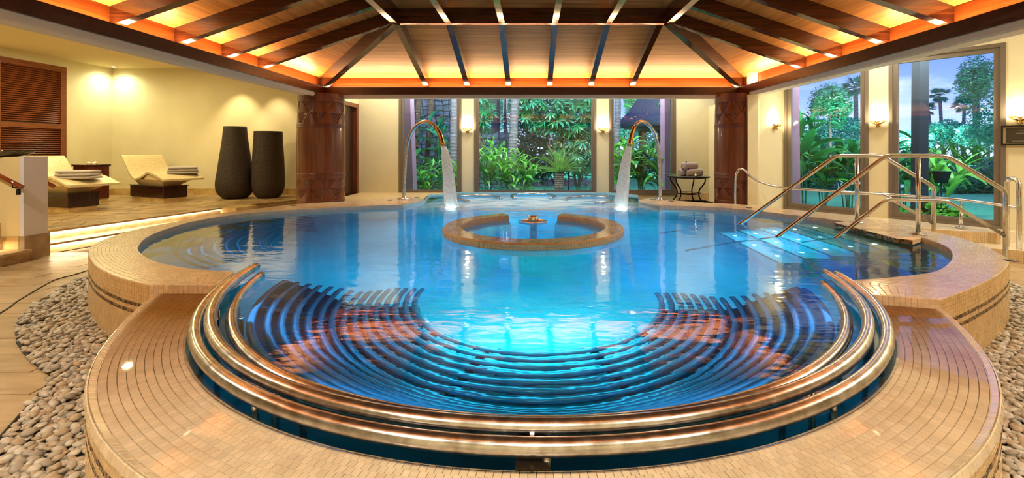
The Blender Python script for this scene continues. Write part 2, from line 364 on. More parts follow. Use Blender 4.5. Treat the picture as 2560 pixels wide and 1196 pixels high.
def stream_mat():
    m, t, b = new_mat('falling_water')
    b.inputs['Base Color'].default_value = (.90, .98, 1, 1); b.inputs['Roughness'].default_value = .25
    N = t.nodes.new; tr = N('ShaderNodeBsdfTransparent'); ms = N('ShaderNodeMixShader'); n1 = N('ShaderNodeTexNoise'); tcn = N('ShaderNodeTexCoord'); mpn = N('ShaderNodeMapping')
    mpn.inputs['Scale'].default_value = (30, 30, 2); n1.inputs['Scale'].default_value = 1.5; n1.inputs['Detail'].default_value = 4
    mr = N('ShaderNodeMapRange'); mr.inputs[1].default_value = .3; mr.inputs[2].default_value = .7; mr.inputs[3].default_value = .6; mr.inputs[4].default_value = .98
    t.links.new(tcn.outputs['Object'], mpn.inputs[0]); t.links.new(mpn.outputs[0], n1.inputs[0]); t.links.new(n1.outputs[0], mr.inputs[0])
    tl = N('ShaderNodeBsdfTranslucent'); tl.inputs[0].default_value = (.92, 1, 1, 1); m2 = N('ShaderNodeMixShader'); m2.inputs[0].default_value = .5; t.links.new(b.outputs[0], m2.inputs[1]); t.links.new(tl.outputs[0], m2.inputs[2])
    t.links.new(mr.outputs[0], ms.inputs[0]); t.links.new(tr.outputs[0], ms.inputs[1]); t.links.new(m2.outputs[0], ms.inputs[2]); t.links.new(ms.outputs[0], t.nodes['Material Output'].inputs[0])
    return m
M['stream'] = stream_mat()

# ------------------------------------------------------------ tiles on a ruled strip
def tile_grid(mb, A, B, cols, rows, gap=.003, th=.004, up=None, c0=0, r0=0, c1=None, r1=None, stagger=False):
    """cols x rows tiles between the curves A and B (equal point counts), pushed out along up or the strip's own normal"""
    nA = len(A) - 1
    def pt(u, v):
        f = min(max(u, 0), 1) * nA; i = min(int(f), nA - 1); t = f - i
        return A[i].lerp(A[i + 1], t).lerp(B[i].lerp(B[i + 1], t), v)
    for i in range(c0, cols if c1 is None else c1):
        for j in range(r0, rows if r1 is None else r1):
            u0 = i / cols; u1 = (i + 1) / cols; v0 = j / rows; v1 = (j + 1) / rows
            if stagger: o_ = ((j * 7) % 5) / 5 / cols; u0 += o_; u1 += o_
            if u1 > 1: u1 = 1
            if u1 - u0 < .2 / cols: continue
            q = [pt(u0, v0), pt(u1, v0), pt(u1, v1), pt(u0, v1)]
            c = (q[0] + q[1] + q[2] + q[3]) / 4
            e1 = (q[1] - q[0]).length; e2 = (q[3] - q[0]).length
            if e1 < .006 or e2 < .006: continue
            n = up if up is not None else (q[1] - q[0]).cross(q[3] - q[0]).normalized()
            k1 = 1 - gap / max(e1, .008); k2 = 1 - gap / max(e2, .008); k = min(k1, k2)
            b_ = [c + (p - c) * k for p in q]; h = th * random.uniform(.75, 1.2)
            t_ = [c + (p - c) * (k - .05) + n * h for p in q]
            s = len(mb.v); mb.v += [tuple(p) for p in b_ + t_]
            mb.f += [(s + 4, s + 5, s + 6, s + 7), (s, s + 1, s + 5, s + 4), (s + 1, s + 2, s + 6, s + 5), (s + 2, s + 3, s + 7, s + 6), (s + 3, s, s + 4, s + 7)]
def ruled(mb, A, B):
    n = len(mb.v); m = len(A); mb.v += [tuple(p) for p in A] + [tuple(p) for p in B]
    for i in range(m - 1): mb.f.append((n + i, n + i + 1, n + m + i + 1, n + m + i))
def atz(pts, z): return [Vector((p[0], p[1], z)) for p in pts]

# ------------------------------------------------------------ the pool
RIM = .53; WAT = .467; FRZ = .458; DEEP = -.75; DECK = .30
pool = thing('swimming_pool', 'round-lobed indoor pool clad in cream mosaic, filling the middle of the hall', 'pool', (0, 5, 0))
PC = (.05, 3.93); RI = 2.42; RO = 2.785
in_l = [P(*q, z=RIM) for q in ((546, 712), (566, 694), (588, 679), (510, 674.7), (440, 666), (383, 652), (352, 634), (345, 617), (369, 592), (422, 571), (492, 552), (598, 535), (703, 526), (850, 517.5), (1008, 511))]
in_l = crs(in_l[:3], 6)[:-1] + crs(in_l[2:], 70)
in_l2 = crs([P(*q, z=RIM) for q in ((588, 679), (510, 674.7), (440, 666), (383, 652), (352, 634), (345, 617), (369, 592), (422, 571), (492, 552), (598, 535), (703, 526), (850, 517.5), (1008, 511))], 80)
out_l = [P(*q, z=RIM) for q in ((373, 712), (316, 699), (281, 687), (246, 669), (230, 652), (222, 632), (236, 610), (299, 585), (352, 571), (457, 551), (563, 532), (650, 521), (749, 510), (900, 501.5), (997, 493), (1061, 497))]
out_l = crs(out_l, 81)
# near the tubes the inner edge starts at the end face
in_l_t = [P(546, 712, z=RIM).lerp(in_l2[0], t) for t in (0, .5)] + in_l2[:]
in_l_t = resample(in_l_t, 81)
in_r2 = [P(*q, z=RIM) for q in ((2163, 736), (2100, 701), (2177, 698), (2246, 692), (2299, 686), (2340, 678), (2366, 664), (2382, 645), (2376, 623), (2352, 609), (2324, 599), (2296, 592), (2210, 571), (2118, 554), (2030, 542), (1965, 535), (1867, 524), (1768, 516), (1650, 513))]
in_r_t = resample([in_r2[0].lerp(in_r2[1], t) for t in (0, .5)] + crs(in_r2[1:], 90), 81)
out_r = crs([P(*q, z=RIM) for q in ((2351, 749), (2422, 722), (2475, 697), (2506, 676), (2519, 662), (2521, 650), (2503, 636), (2457, 613), (2380, 590), (2296, 571), (2211, 553), (2141, 542.6), (2000, 527), (1878, 513), (1768, 507), (1665, 499.6), (1621, 496), (1597, 501.5))], 81)
def arc(r, z, a0, a1, n, cx=PC[0], cy=PC[1]):   # angle measured from straight towards the camera, + to the right
    return [Vector((cx + r * math.sin(math.radians(a0 + (a1 - a0) * i / (n - 1))), cy - r * math.cos(math.radians(a0 + (a1 - a0) * i / (n - 1))), z)) for i in range(n)]
def flare(pts, z=None):
    out = []
    for p in pts:
        v = Vector((p.x - PC[0], p.y - PC[1], 0)); a = abs(math.degrees(math.atan2(v.x, -v.y))); k = 1 + .032 * max(0, (a - 58) / 20) ** 2
        out.append(Vector((PC[0] + v.x * k, PC[1] + v.y * k, p.z)))
    return out
inner_f = arc(RI, FRZ, -80, 77, 120); outer_f = flare(arc(RO, FRZ, -80, 77, 120))

def curb(name, A, B, ztop, gm='grout_l'):
    mb = MB(); a, b = atz(A, ztop), atz(B, ztop)
    ruled(mb, b, a)                                        # top
    ruled(mb, a, atz(A, DEEP)); ruled(mb, atz(B, 0), b)    # inner and outer walls
    mb.poly([a[0], b[0], atz(B, 0)[0], atz(A, 0)[0]]); mb.poly([b[-1], a[-1], atz(A, 0)[-1], atz(B, 0)[-1]])
    return obj(name, mb, M[gm], pool, world=True)
curb_l = curb('pool_curb', in_l_t, out_l, RIM - .004); curb_r = curb('pool_curb', in_r_t, out_r, RIM - .004); curb_f = curb('pool_curb', inner_f, outer_f, FRZ - .004, 'grout')
UP = Vector((0, 0, 1))
# front lobe: the 300 tiles that show largest are parts, the rest one part
rows_f = 11; cols_f = 236
for i in range(105, 135):
    for j in range(1, 11):
        mb = MB(); tile_grid(mb, inner_f, outer_f, cols_f, rows_f, up=UP, c0=i, c1=i + 1, r0=j, r1=j + 1, stagger=True, gap=.0013, th=.002)
        if mb.v: obj('tile', mb, M['tile_wet'], curb_f, world=True)
mb = MB()
tile_grid(mb, inner_f, outer_f, cols_f, rows_f, up=UP, c0=0, c1=105, stagger=True, gap=.0013, th=.002)
tile_grid(mb, inner_f, outer_f, cols_f, rows_f, up=UP, c0=135, c1=cols_f, stagger=True, gap=.0013, th=.002)
tile_grid(mb, inner_f, outer_f, cols_f, rows_f, up=UP, c0=105, c1=135, r1=1, stagger=True, gap=.0013, th=.002)
obj('mosaic', mb, M['tile_wet'], curb_f, world=True)['kind'] = 'stuff'
# rounded lip of the overflow edge
mb = MB()
ao = [RO - .012, RO + .004, RO + .012]; zo = [FRZ + .001, FRZ + .010, FRZ - .012]
tile_grid(mb, flare(arc(RO - .030, FRZ, -80, 77, 120)), flare(arc(RO - .004, FRZ + .012, -80, 77, 120)), 250, 1, up=UP, th=.005)
tile_grid(mb, flare(arc(RO + .006, FRZ - .026, -80, 77, 120)), flare(arc(RO - .002, FRZ + .012, -80, 77, 120)), 250, 1, th=.005)
obj('edge_tiles', mb, M['tile_wet'], curb_f, world=True)['kind'] = 'stuff'
# thin film of overflowing water on the low front rim
film = bpy.data.materials.new('water_film'); film.use_nodes = True; ft = film.node_tree; ft.nodes.clear()
fo = ft.nodes.new('ShaderNodeOutputMaterial'); ftr = ft.nodes.new('ShaderNodeBsdfTransparent'); fg = ft.nodes.new('ShaderNodeBsdfGlossy'); fms = ft.nodes.new('ShaderNodeMixShader'); ff = ft.nodes.new('ShaderNodeFresnel')
fg.inputs['Roughness'].default_value = .02; ff.inputs[0].default_value = 1.33; ft.links.new(ff.outputs[0], fms.inputs[0]); ft.links.new(ftr.outputs[0], fms.inputs[1]); ft.links.new(fg.outputs[0], fms.inputs[2]); ft.links.new(fms.outputs[0], fo.inputs[0])
mb = MB(); ruled(mb, flare(arc(RO - .032, FRZ + .0062, -79, 76, 120)), arc(RI, FRZ + .0062, -79, 76, 120)); obj('water_film', mb, film, pool, world=True)
# side lobes
for A, B, cb in ((in_l_t, out_l, curb_l), (in_r_t, out_r, curb_r)):
    a, b = atz(A, RIM - .004), atz(B, RIM - .004)
    mb = MB(); tile_grid(mb, a, b, 330, 13, up=UP, stagger=True, gap=.0025, th=.003)
    obj('mosaic', mb, M['tile'], cb, world=True)['kind'] = 'stuff'
    # end face and the inside freeboard
    mb = MB(); s = 1 if cb is curb_l else -1
    p0, p1 = a[0], b[0]
    e0 = [p0.lerp(p1, i / 6) for i in range(7)]
    if s > 0: tile_grid(mb, atz(e0, RIM - .002), atz(e0, FRZ), 14, 2, up=Vector((0, -1, 0)))
    else: tile_grid(mb, atz(e0, RIM - .002), atz(e0, FRZ), 13, 2, up=Vector((0, -1, 0)))
    obj('end_tiles', mb, M['tile'], cb, world=True)['kind'] = 'stuff'
    mb = MB()
    if s < 0: tile_grid(mb, atz(A, RIM - .003), atz(A, RIM - .105), 330, 3, gap=.002)
    else: tile_grid(mb, atz(A, RIM - .105), atz(A, RIM - .003), 330, 3, gap=.002)
    obj('freeboard_tiles', mb, M['pool_wall'] if s > 0 else M['tile'], cb, world=True)['kind'] = 'stuff'
# outer walls: cream tiles with two bands of small brown tiles
def wall_tiles(B, top, cb, sgn, ncol):
    def strip(mb, z1, z0, cols, rows, **k):
        if sgn > 0: tile_grid(mb, atz(B, z1), atz(B, z0), cols, rows, **k)
        else: tile_grid(mb, atz(B, z0), atz(B, z1), cols, rows, **k)
    mb = MB(); mb2 = MB()
    strip(mb, top, .374, ncol, max(2, round((top - .374) / .033)))
    strip(mb, .346, .316, ncol, 1); strip(mb, .288, .005, ncol, 8)
    for z in (.373, .315): strip(mb2, z, z - .026, int(ncol * 1.6), 2, gap=.002)
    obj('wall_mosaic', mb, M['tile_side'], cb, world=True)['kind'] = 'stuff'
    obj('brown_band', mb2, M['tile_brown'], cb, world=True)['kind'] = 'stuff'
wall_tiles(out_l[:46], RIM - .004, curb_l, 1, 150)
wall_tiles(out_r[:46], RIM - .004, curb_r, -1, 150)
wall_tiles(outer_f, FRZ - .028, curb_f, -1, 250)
# skirt facing inside the front lobe under the tubes
ruled_in = MB(); ruled(ruled_in, atz(arc(RI + .001, 0, -84, 82, 90), FRZ - .003), atz(arc(RI + .001, 0, -84, 82, 90), DEEP))
obj('inner_wall', ruled_in, noisy('green_pool_wall', (.05, .20, .15), (.09, .27, .20), 8, rough=.4), pool, world=True)
# basin shell: a floor and a wall ring behind the curbs
mb = MB(); mb.box(-5.4, 5.4, 1.0, 11.0, DEEP - .2, DEEP)
obj('pool_floor', mb, M['pool'], pool, world=True)
mb = MB()
for A, s in ((in_l_t, 1), (in_r_t, -1)):
    a = [Vector((p[0] * .998, p[1], 0)) for p in A]
    if s > 0: ruled(mb, atz(a, RIM - .105), atz(a, DEEP))
    else: ruled(mb, atz(a, DEEP), atz(a, RIM - .105))
mb2 = MB()
bay = [P(1008, 511, z=RIM), P(1061, 498, z=RIM), Vector((-2.35, 10.4, 0)), Vector((-1.8, 10.98, 0)), Vector((1.8, 10.98, 0)), Vector((2.4, 10.3, 0)), P(1597, 501.5, z=RIM), P(1650, 513, z=RIM)]
bay = [Vector((p.x, p.y, 0)) for p in bay]
ruled(mb, atz(bay, .50), atz(bay, DEEP))
obj('submerged_wall', mb, noisy('submerged_mosaic', (.40, .68, .66), (.50, .76, .74), 6, rough=.4), pool, world=True)
# thin tiled ledge round the far bay
mb = MB(); bo = [Vector((p.x * 1.02, min(p.y + .02, 11), 0)) for p in bay]
mb.prism([(-2.37, 10.38), (-1.82, 10.96), (-2.9, 10.99), (-4.15, 10.99), (-4.15, 8.7), (-2.9, 9.55), (-2.3, 9.55)], .1, .49)
mb.prism([(2.42, 10.28), (2.4, 9.3), (2.7, 9.1), (4.2, 8.4), (4.2, 10.99), (1.82, 10.99)][::-1], .1, .30)
obj('bay_ledge', mb, M['tile_side'], pool, world=True)['kind'] = 'stuff'

# the bridging slab by the rails with its brown mosaic edge
slab_pts = [(4.13, 6.22), (4.10, 5.14), (4.20, 5.02), (4.50, 5.22), (4.52, 6.2), (4.40, 6.34)]
mb = MB(); mb.prism(slab_pts[::-1], RIM - .05, RIM - .002)
slab = obj('entry_slab', mb, M['grout'], pool, world=True)
mb = MB(); sp = [Vector((x, y, RIM - .002)) for x, y in slab_pts]
tile_grid(mb, [sp[0], sp[1]], [sp[5], sp[3]], 32, 11, up=UP, th=.0035)
obj('mosaic', mb, M['tile'], slab, world=True)['kind'] = 'stuff'
mb = MB(); ed = [Vector((x - .004, y, 0)) for x, y in slab_pts[:3]]
tile_grid(mb, resample(atz(ed, RIM - .003), 24), resample(atz(ed, RIM - .047), 24), 52, 2, gap=.003, th=.004, up=Vector((-1, -.2, 0)))
obj('brown_edge', mb, M['tile_brown'], slab, world=True)['kind'] = 'stuff'

# water: one closed body that fills the basin
def expand(pts, d):
    out = []
    for i, p in enumerate(pts):
        a = pts[i - 1]; b = pts[(i + 1) % len(pts)]; t = (b - a); t.z = 0; t.normalize()
        out.append(Vector((p.x + t.y * d, p.y - t.x * d, 0)))
    return out
loop = arc(RI, 0, -79, 76, 90) + [Vector((p.x, p.y, 0)) for p in in_r_t[2:]] + bay[::-1][1:-1] + [Vector((p.x, p.y, 0)) for p in in_l_t[2:][::-1]]
loop = expand(loop, .012)
mb = MB(); mb.prism([(p.x, p.y) for p in loop], DEEP - .03, WAT)
water = obj('pool_water', mb, M['water'])
tag(water, 'clear turquoise water filling the lobed pool, foaming in the far bay', 'water', kind='stuff')

# round tiled basin in the middle
basin = thing('whirlpool_basin', 'open ring of wet mosaic standing in the middle of the pool', 'basin', (.016, 5.98, 0))
n = 96; g = 23
rr = lambda r, z: [Vector((r * math.sin(math.radians(g + (360 - 2 * g) * i / (n - 1))), r * math.cos(math.radians(g + (360 - 2 * g) * i / (n - 1))), z)) for i in range(n)]
mb = MB(); ri, ro = .93, 1.17; z1 = RIM + .006
prof = [(ri - .12, DEEP), (ri - .10, .2), (ri, .40), (ri, z1 - .012), (ri + .012, z1), (ro - .015, z1), (ro, z1 - .014), (ro, .41), (ro - .10, .36), (ro - .22, .30), (ro - .30, DEEP)]
rings = [rr(r, z) for r, z in prof]
for a, b in zip(rings[2:7], rings[3:7]): ruled(mb, a, b)
for k in (0, n - 1): mb.poly([r[k] for r in (rings if k == 0 else rings[::-1])])
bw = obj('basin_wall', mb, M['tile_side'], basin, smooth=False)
mb = MB()
for a, b in list(zip(rings[:2], rings[1:3])) + list(zip(rings[6:], rings[7:])): ruled(mb, a, b)
obj('submerged_wall', mb, M['pool'], basin)
mb = MB(); tile_grid(mb, rr(ri + .01, z1), rr(ro - .012, z1), 190, 8, up=UP, gap=.004, th=.005)
obj('mosaic', mb, noisy('wet_basin_mosaic', (.60, .60, .60), (.80, .80, .80), 9, island=.18, rough=.12, coat=.3), bw)['kind'] = 'stuff'
mb = MB(); tile_grid(mb, rr(ro + .001, z1 - .012), rr(ro + .001, .42), 200, 3, gap=.003)
tile_grid(mb, rr(ri - .001, .40), rr(ri - .001, z1 - .010), 180, 4, gap=.003)
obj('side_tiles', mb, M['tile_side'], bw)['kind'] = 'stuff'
jet = thing('bubble_jet', 'steel post with octagonal collar rising in the ring basin', 'fountain', (.016, 5.98, DEEP))
mb = MB(); mb.lathe([(.05, 0), (.05, 1.30 - .02), (.062, 1.30), (.064, 1.405), (.058, 1.413), (.0, 1.413)], n=24); obj('post', mb, M['steel'], jet, smooth=True)
mb = MB(); zz = .583 - DEEP
ring8 = lambda r, z: [(r * math.cos(PI / 8 + k * PI / 4), r * math.sin(PI / 8 + k * PI / 4), z) for k in range(8)]
mb.loft([ring8(.15, zz - .012), ring8(.195, zz - .016), ring8(.198, zz + .008), ring8(.165, zz + .014), ring8(.15, zz - .012)], caps=False)
obj('octagonal_collar', mb, M['steel'], jet)
for k in range(8):
    a = k * PI / 4 + PI / 8
    mb = MB(); mb.tube([(.05 * math.cos(a), .05 * math.sin(a), zz), (.17 * math.cos(a), .17 * math.sin(a), zz)], .012, 6); obj('spoke', mb, M['steel'], jet, smooth=True)

# ------------------------------------------------------------ the three big steel bars of the front lobe
def bar(name, label, r_mid, r_l, r_r, z, a_l, a_r, rad):
    pts = []
    for i in range(121):
        a = a_l + (a_r - a_l) * i / 120; q = abs(a) / (abs(a_l) if a < 0 else a_r)
        re = r_l if a < 0 else r_r; r = r_mid + (re - r_mid) * max(0, q) ** 3
        zz_ = z + .018 * q ** 6
        pts.append((PC[0] + r * math.sin(math.radians(a)), PC[1] - r * math.cos(math.radians(a)), zz_))
    mb = MB(); mb.tube(pts, rad, 20, caps=True)
    t = thing(name, label, 'bar', (PC[0], PC[1], 0), 0, 'curved steel bars round the near lobe')
    obj('curved_tube', mb, M['steel_w'], t, smooth=True, world=True)
    for a in (-62, -30, 0, 30, 60):
        x, y = PC[0] + r_mid * math.sin(math.radians(a)), PC[1] - r_mid * math.cos(math.radians(a))
        mb = MB(); mb.tube([(x, y, z - .012), (x, y, z - .16), (x, y, DEEP)], .015, 10); obj('support', mb, M['steel_w'], t, smooth=True, world=True)
    return t
bar('pool_bar', 'outermost thick steel bar curving round the near pool lobe, next to the rim', 2.375, 2.40, 2.40, .512, -87, 83, .0325)
bar('pool_bar', 'second thick steel bar from the rim, curving round the near lobe', 2.293, 2.36, 2.30, .531, -87, 82, .0325)
bar('pool_bar', 'innermost steel bar, lying half hidden at the water line of the near lobe', 2.165, 2.31, 2.25, .462, -86.5, 80, .0325)
mb = MB(); mb.box(-.004, .010, PC[1] - 2.36, PC[1] - 2.30, .515, .530); x0 = PC[0]
mb = MB(); mb.box(-.055, .055, PC[1] - 2.42, PC[1] - 2.33, -.2, .47); mb.box(-.008, .008, PC[1] - 2.425, PC[1] - 2.415, -.2, .48)
obj('bracket', mb, simple('bracket_metal', (.03, .02, .012), .4, metal=.5), pool, world=True)
mb = MB(); mb.box(-.008, .008, PC[1] - 2.36, PC[1] - 2.30, .516, .532); obj('link_plate', mb, M['steel'], pool, world=True)
# submerged lounge made of parallel tubes
lounge = thing('underwater_lounger', 'curved submerged lounge of parallel steel tubes in the near lobe', 'bench', (PC[0], PC[1], 0))
NT = 15
for k in range(NT):
    q = k / (NT - 1); r = 2.09 - 1.07 * q ** .95
    z = .40 - .52 * min(1, q / .5) ** .85 + (.05 * max(0, q - .5) / .5)
    a = 86 + 10 * min(1, q * 1.3)
    pts = []
    for i in range(73):
        an = math.radians(-a + (2 * a - 6) * i / 72); pts.append((PC[0] + r * math.sin(an), PC[1] - .04 - r * math.cos(an), z))
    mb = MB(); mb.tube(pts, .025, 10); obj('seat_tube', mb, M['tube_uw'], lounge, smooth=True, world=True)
for a in (-70, -45, -20, 20, 45, 70):
    pts = []
    for k in range(NT):
        q = k / (NT - 1); r = 2.09 - 1.07 * q ** .95; z = .40 - .52 * min(1, q / .5) ** .85 + (.05 * max(0, q - .5) / .5) - .04
        pts.append((PC[0] + r * math.sin(math.radians(a)), PC[1] - .04 - r * math.cos(math.radians(a)), z))
    mb = MB(); mb.tube(pts, .03, 6); obj('cross_rib', mb, simple('rib', (.02, .06, .12), .4, metal=.3) if a == -70 else bpy.data.materials['rib'], lounge, smooth=True, world=True)
mb = MB()
ruled(mb, arc(2.12, .28, -88, 84, 60), arc(1.6, -.34, -88, 84, 60)); ruled(mb, arc(1.6, -.34, -88, 84, 60), arc(1.02, -.36, -88, 84, 60)); ruled(mb, arc(1.02, -.36, -88, 84, 60), arc(.98, DEEP, -88, 84, 60))
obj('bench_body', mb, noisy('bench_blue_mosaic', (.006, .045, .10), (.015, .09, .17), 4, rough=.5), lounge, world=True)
# submerged tube bench along the left lobe
bl = thing('underwater_bench', 'submerged bench of parallel tubes following the left lobe', 'bench', (-3.6, 5.6, 0))
base_c = in_l2[4:66]; cen = Vector((-2.6, 5.9, 0))
for k in range(10):
    d = .30 + .115 * k; pts = []
    for i, p in enumerate(base_c):
        a = base_c[max(0, i - 1)]; b = base_c[min(len(base_c) - 1, i + 1)]; t = (b - a).normalized()
        nrm = Vector((t.y, -t.x, 0));
        if nrm.dot(cen - p) < 0: nrm = -nrm
        pts.append(Vector((p.x + nrm.x * d, p.y + nrm.y * d, .32 - .05 * k)))
    pts = pts[4 + k:len(pts) - 3]
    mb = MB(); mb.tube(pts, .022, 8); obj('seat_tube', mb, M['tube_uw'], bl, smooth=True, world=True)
# submerged entry steps with small lamps
st = thing('entry_steps', 'tiled steps going down into the water between the steel rails', 'steps', (4, 5.8, 0))
for k in range(5):
    x1 = 4.1 - .28 * k; z = WAT - .15 * (k + 1)
    mb = MB(); mb.hexa([(x1 - .30, 4.98 - .1 * 0, DEEP), (x1, 4.95, DEEP), (x1, 6.55, DEEP), (x1 - .30, 6.6, DEEP), (x1 - .30, 4.98, z), (x1, 4.95, z), (x1, 6.55, z), (x1 - .30, 6.6, z)])
    s_ = obj('step', mb, M['pool'], st, world=True)
    mb = MB(); mb.box(x1 - .305, x1 - .27, 4.98, 6.6, z + .001, z + .006); obj('nosing', mb, simple('nosing_blue', (.03, .20, .30), .5) if k == 0 else bpy.data.materials['nosing_blue'], s_, world=True)
    for y in (5.25, 5.8, 6.35):
        mb = MB(); mb.lathe([(.022, z - .001), (.022, z + .008), (0, z + .009)], cx=x1 - .15, cy=y, n=10); obj('step_lamp', mb, M['ledp'], s_, world=True)

# three curved headrest bars in the far bay
for lab, px in (('curved steel bar in the far bay, left of the three', ((1173, 503), (1160, 501), (1147, 498), (1141, 495), (1146, 492), (1163, 490), (1197, 488.5), (1228, 490), (1245, 493), (1254, 496))),
                ('curved steel bar in the far bay, middle of the three', ((1289, 495.5), (1281, 493.5), (1278, 491), (1282, 488), (1296, 485.8), (1333, 484.5), (1368, 486), (1383, 489), (1388, 491.5), (1384, 494), (1376, 496))),
                ('curved steel bar in the far bay, right of the three', ((1486, 507), (1505, 506), (1522, 504), (1530, 500.5), (1526, 497), (1512, 494), (1472, 491.5), (1440, 493), (1422, 495.5), (1412, 498.5)))):
    pts = crs([P(x, y, z=.505) for x, y in px], 50)
    t = thing('headrest_bar', lab, 'bar', (pts[25].x, pts[25].y, 0), 0, 'headrest bars in the far bay')
    mb = MB(); mb.tube(pts, .026, 12); obj('bent_tube', mb, M['steel'], t, smooth=True, world=True)
    for k in (4, 45):
        p = pts[k]; mb = MB(); mb.tube([(p.x, p.y, .50), (p.x, p.y, DEEP)], .018, 8); obj('support', mb, M['steel'], t, smooth=True, world=True)

# ------------------------------------------------------------ swan-neck spouts
def spout(label, slabel, base, px, land, wland):
    t = thing('water_spout', label, 'fountain', (base.x, base.y, RIM), 0, 'swan-neck spouts')
    n_ = len(px); pts = []
    for i, (x, y, Y) in enumerate(px): pts.append(P(x, y, Y=Y))
    pts = crs(pts, 44); r = [.036] * 30 + [.036 - .004 * i / 14 for i in range(14)]
    mb = MB(); mb.tube(pts[:36], .036, 14, caps=True); obj('neck', mb, M['steel_w'], t, smooth=True, world=True)
    e_ = pts[35:]
    mb = MB(); mb.tube(e_, [.038 + .016 * i / (len(e_) - 1) for i in range(len(e_))], 14, flat=.8); obj('nozzle', mb, M['brass'], t, smooth=True, world=True)
    mb = MB(); mb.lathe([(.13, 0), (.13, .008), (.06, .016), (.042, .03), (.042, .05)], n=24); obj('flange', mb, M['steel'], t, smooth=True)
    p0 = pts[-1]; mb = MB(); rings = []
    for i in range(19):
        q = i / 18; c = Vector((p0.x + (land.x - p0.x) * q, p0.y + (land.y - p0.y) * q, p0.z + (WAT - .02 - p0.z) * (.25 * q + .75 * q * q)))
        w = .045 + (wland - .045) * q ** .8; d = .022 + .03 * q
        rings.append([(c.x + w * math.cos(2 * PI * j / 20) * (1 + .05 * math.sin(5 * j + 3 * q)), c.y + d * math.sin(2 * PI * j / 20), c.z) for j in range(20)])
    mb.loft(rings); s = obj('water_stream', mb, M['stream'], smooth=True)
    tag(s, slabel, 'water', kind='stuff')
    mb = MB(); random.seed(3)
    for k in range(26):
        a = random.uniform(0, 2 * PI); rr_ = random.uniform(.02, wland * 1.7); cx, cy = land.x + rr_ * math.cos(a), land.y + rr_ * .7 * math.sin(a)
        h = random.uniform(.015, .05); mb.lathe([(.05, WAT - .01), (.045, WAT + h * .5), (.02, WAT + h), (0, WAT + h)], cx=cx, cy=cy, n=8)
    f = obj('splash', mb, M['stream'], s, smooth=True, world=True); f['kind'] = 'stuff'
spout('swan-neck spout on the left rim, in front of the left garden window', 'white sheet of water falling from the left spout', P(1010, 497, z=RIM),
      [(1010, 497, 9.25), (1012, 440, 9.25), (1016, 385, 9.24), (1021, 352, 9.22), (1035, 322, 9.18), (1058, 304.5, 9.12), (1080, 309, 9.05), (1098, 332, 8.98), (1108, 366, 8.92)], Vector((-1.47, 8.29, 0)), .125)
spout('swan-neck spout on the right rim, in front of the gazebo window', 'white sheet of water falling from the right spout', P(1650, 500, z=RIM),
      [(1651, 500, 9.05), (1650, 440, 9.05), (1647, 385, 9.04), (1641, 350, 9.02), (1628, 320, 8.98), (1606, 304, 8.92), (1590, 312, 8.85), (1580, 335, 8.8), (1574, 366, 8.74)], Vector((1.6, 8.2, 0)), .125)
for (x, y) in ((975, 501), (1042, 494), (1632, 499), (1678, 503), (1873, 520), (733, 514), (2529, 652)):
    p = P(x, y, z=RIM); mb = MB(); mb.lathe([(.05, 0), (.05, .005), (.035, .007), (0, .007)], n=20)
    d = obj('drain_cover', mb, simple('drain_metal', (.10, .09, .08), .4, metal=.7) if 'drain_metal' not in bpy.data.materials else bpy.data.materials['drain_metal'], pool, world=False, smooth=True)
    d.location = (p.x, p.y - 5, RIM); d.name = 'drain_cover'

# ------------------------------------------------------------ rails at the right
def rail(label, post, bend_in, wat_top, wat_low, bend_out, end, zend, zlow_end, ztop, zlow, zb):
    t = thing('pool_handrail', label, 'handrail', (post[0], post[1], RIM), 0, 'stair handrails')
    def seg(name, pts, r=.024): mb = MB(); mb.tube(pts, r, 14); return obj(name, mb, M['steel'], t, smooth=True, world=True)
    def rnd(a, b, c, k=.08):
        a, b, c = Vector(a), Vector(b), Vector(c); u = (a - b).normalized() * k; w = (c - b).normalized() * k
        return [b + u, b + u * .35 + w * .08, b + w * .35 + u * .08, b + w]
    A = (wat_top[0], wat_top[1], WAT); A2 = Vector(A) + (Vector(A) - Vector((*bend_in, ztop))) * .9
    B = (*bend_in, ztop); Cc = (*bend_out, ztop); D = (*end, zend); E = (end[0], end[1], zb)
    seg('top_rail', [A2, A] + rnd(A, B, Cc) + rnd(B, Cc, D) + rnd(Cc, D, E) + [E])
    A = (wat_low[0], wat_low[1], WAT); A2 = Vector(A) + (Vector(A) - Vector((*bend_in, zlow))) * .7
    B = (*bend_in, zlow); Cc = (*bend_out, zlow); D = (*end, zlow_end)
    seg('lower_rail', [A2, A] + rnd(A, B, Cc) + rnd(B, Cc, D) + [D], .021)
    seg('post', [(*post, RIM), (*post, ztop)])
    mb = MB(); mb.lathe([(.085, 0), (.085, .010), (.03, .018), (.03, .03)], n=24); obj('flange', mb, M['steel'], t, smooth=True)
rail('nearer of the two steel stair rails, its post at the brown-edged slab', (4.53, 5.34), (4.20, 5.40), (3.0, 5.55), (3.655, 5.47), (4.81, 5.28), (5.38, 5.17), 1.057, .545, 1.457, .935, .02)
rail('farther of the two steel stair rails, running into the water', (4.44, 6.22), (4.19, 6.27), (2.98, 6.50), (3.66, 6.38), (4.74, 6.16), (5.33, 6.04), 1.036, .545, 1.445, .93, .02)
t = thing('long_handrail', 'long low steel rail sweeping along the garden windows from the carved column', 'handrail', (5.2, 8.0, 0))
pts = [P(1838, 512, Y=8.45), P(1838, 470, Y=8.45), P(1840, 440, Y=8.45), P(1848, 423, Y=8.45), P(1861, 426, Y=8.45), P(1878, 442, Y=8.47), P(1905, 457, Y=8.5), P(1955, 469, Y=8.42), P(2060, 477, Y=8.05), P(2200, 485, Y=7.55), P(2403, 500, Y=6.9), P(2548, 520, Y=6.25)]
pts[0].z = DECK
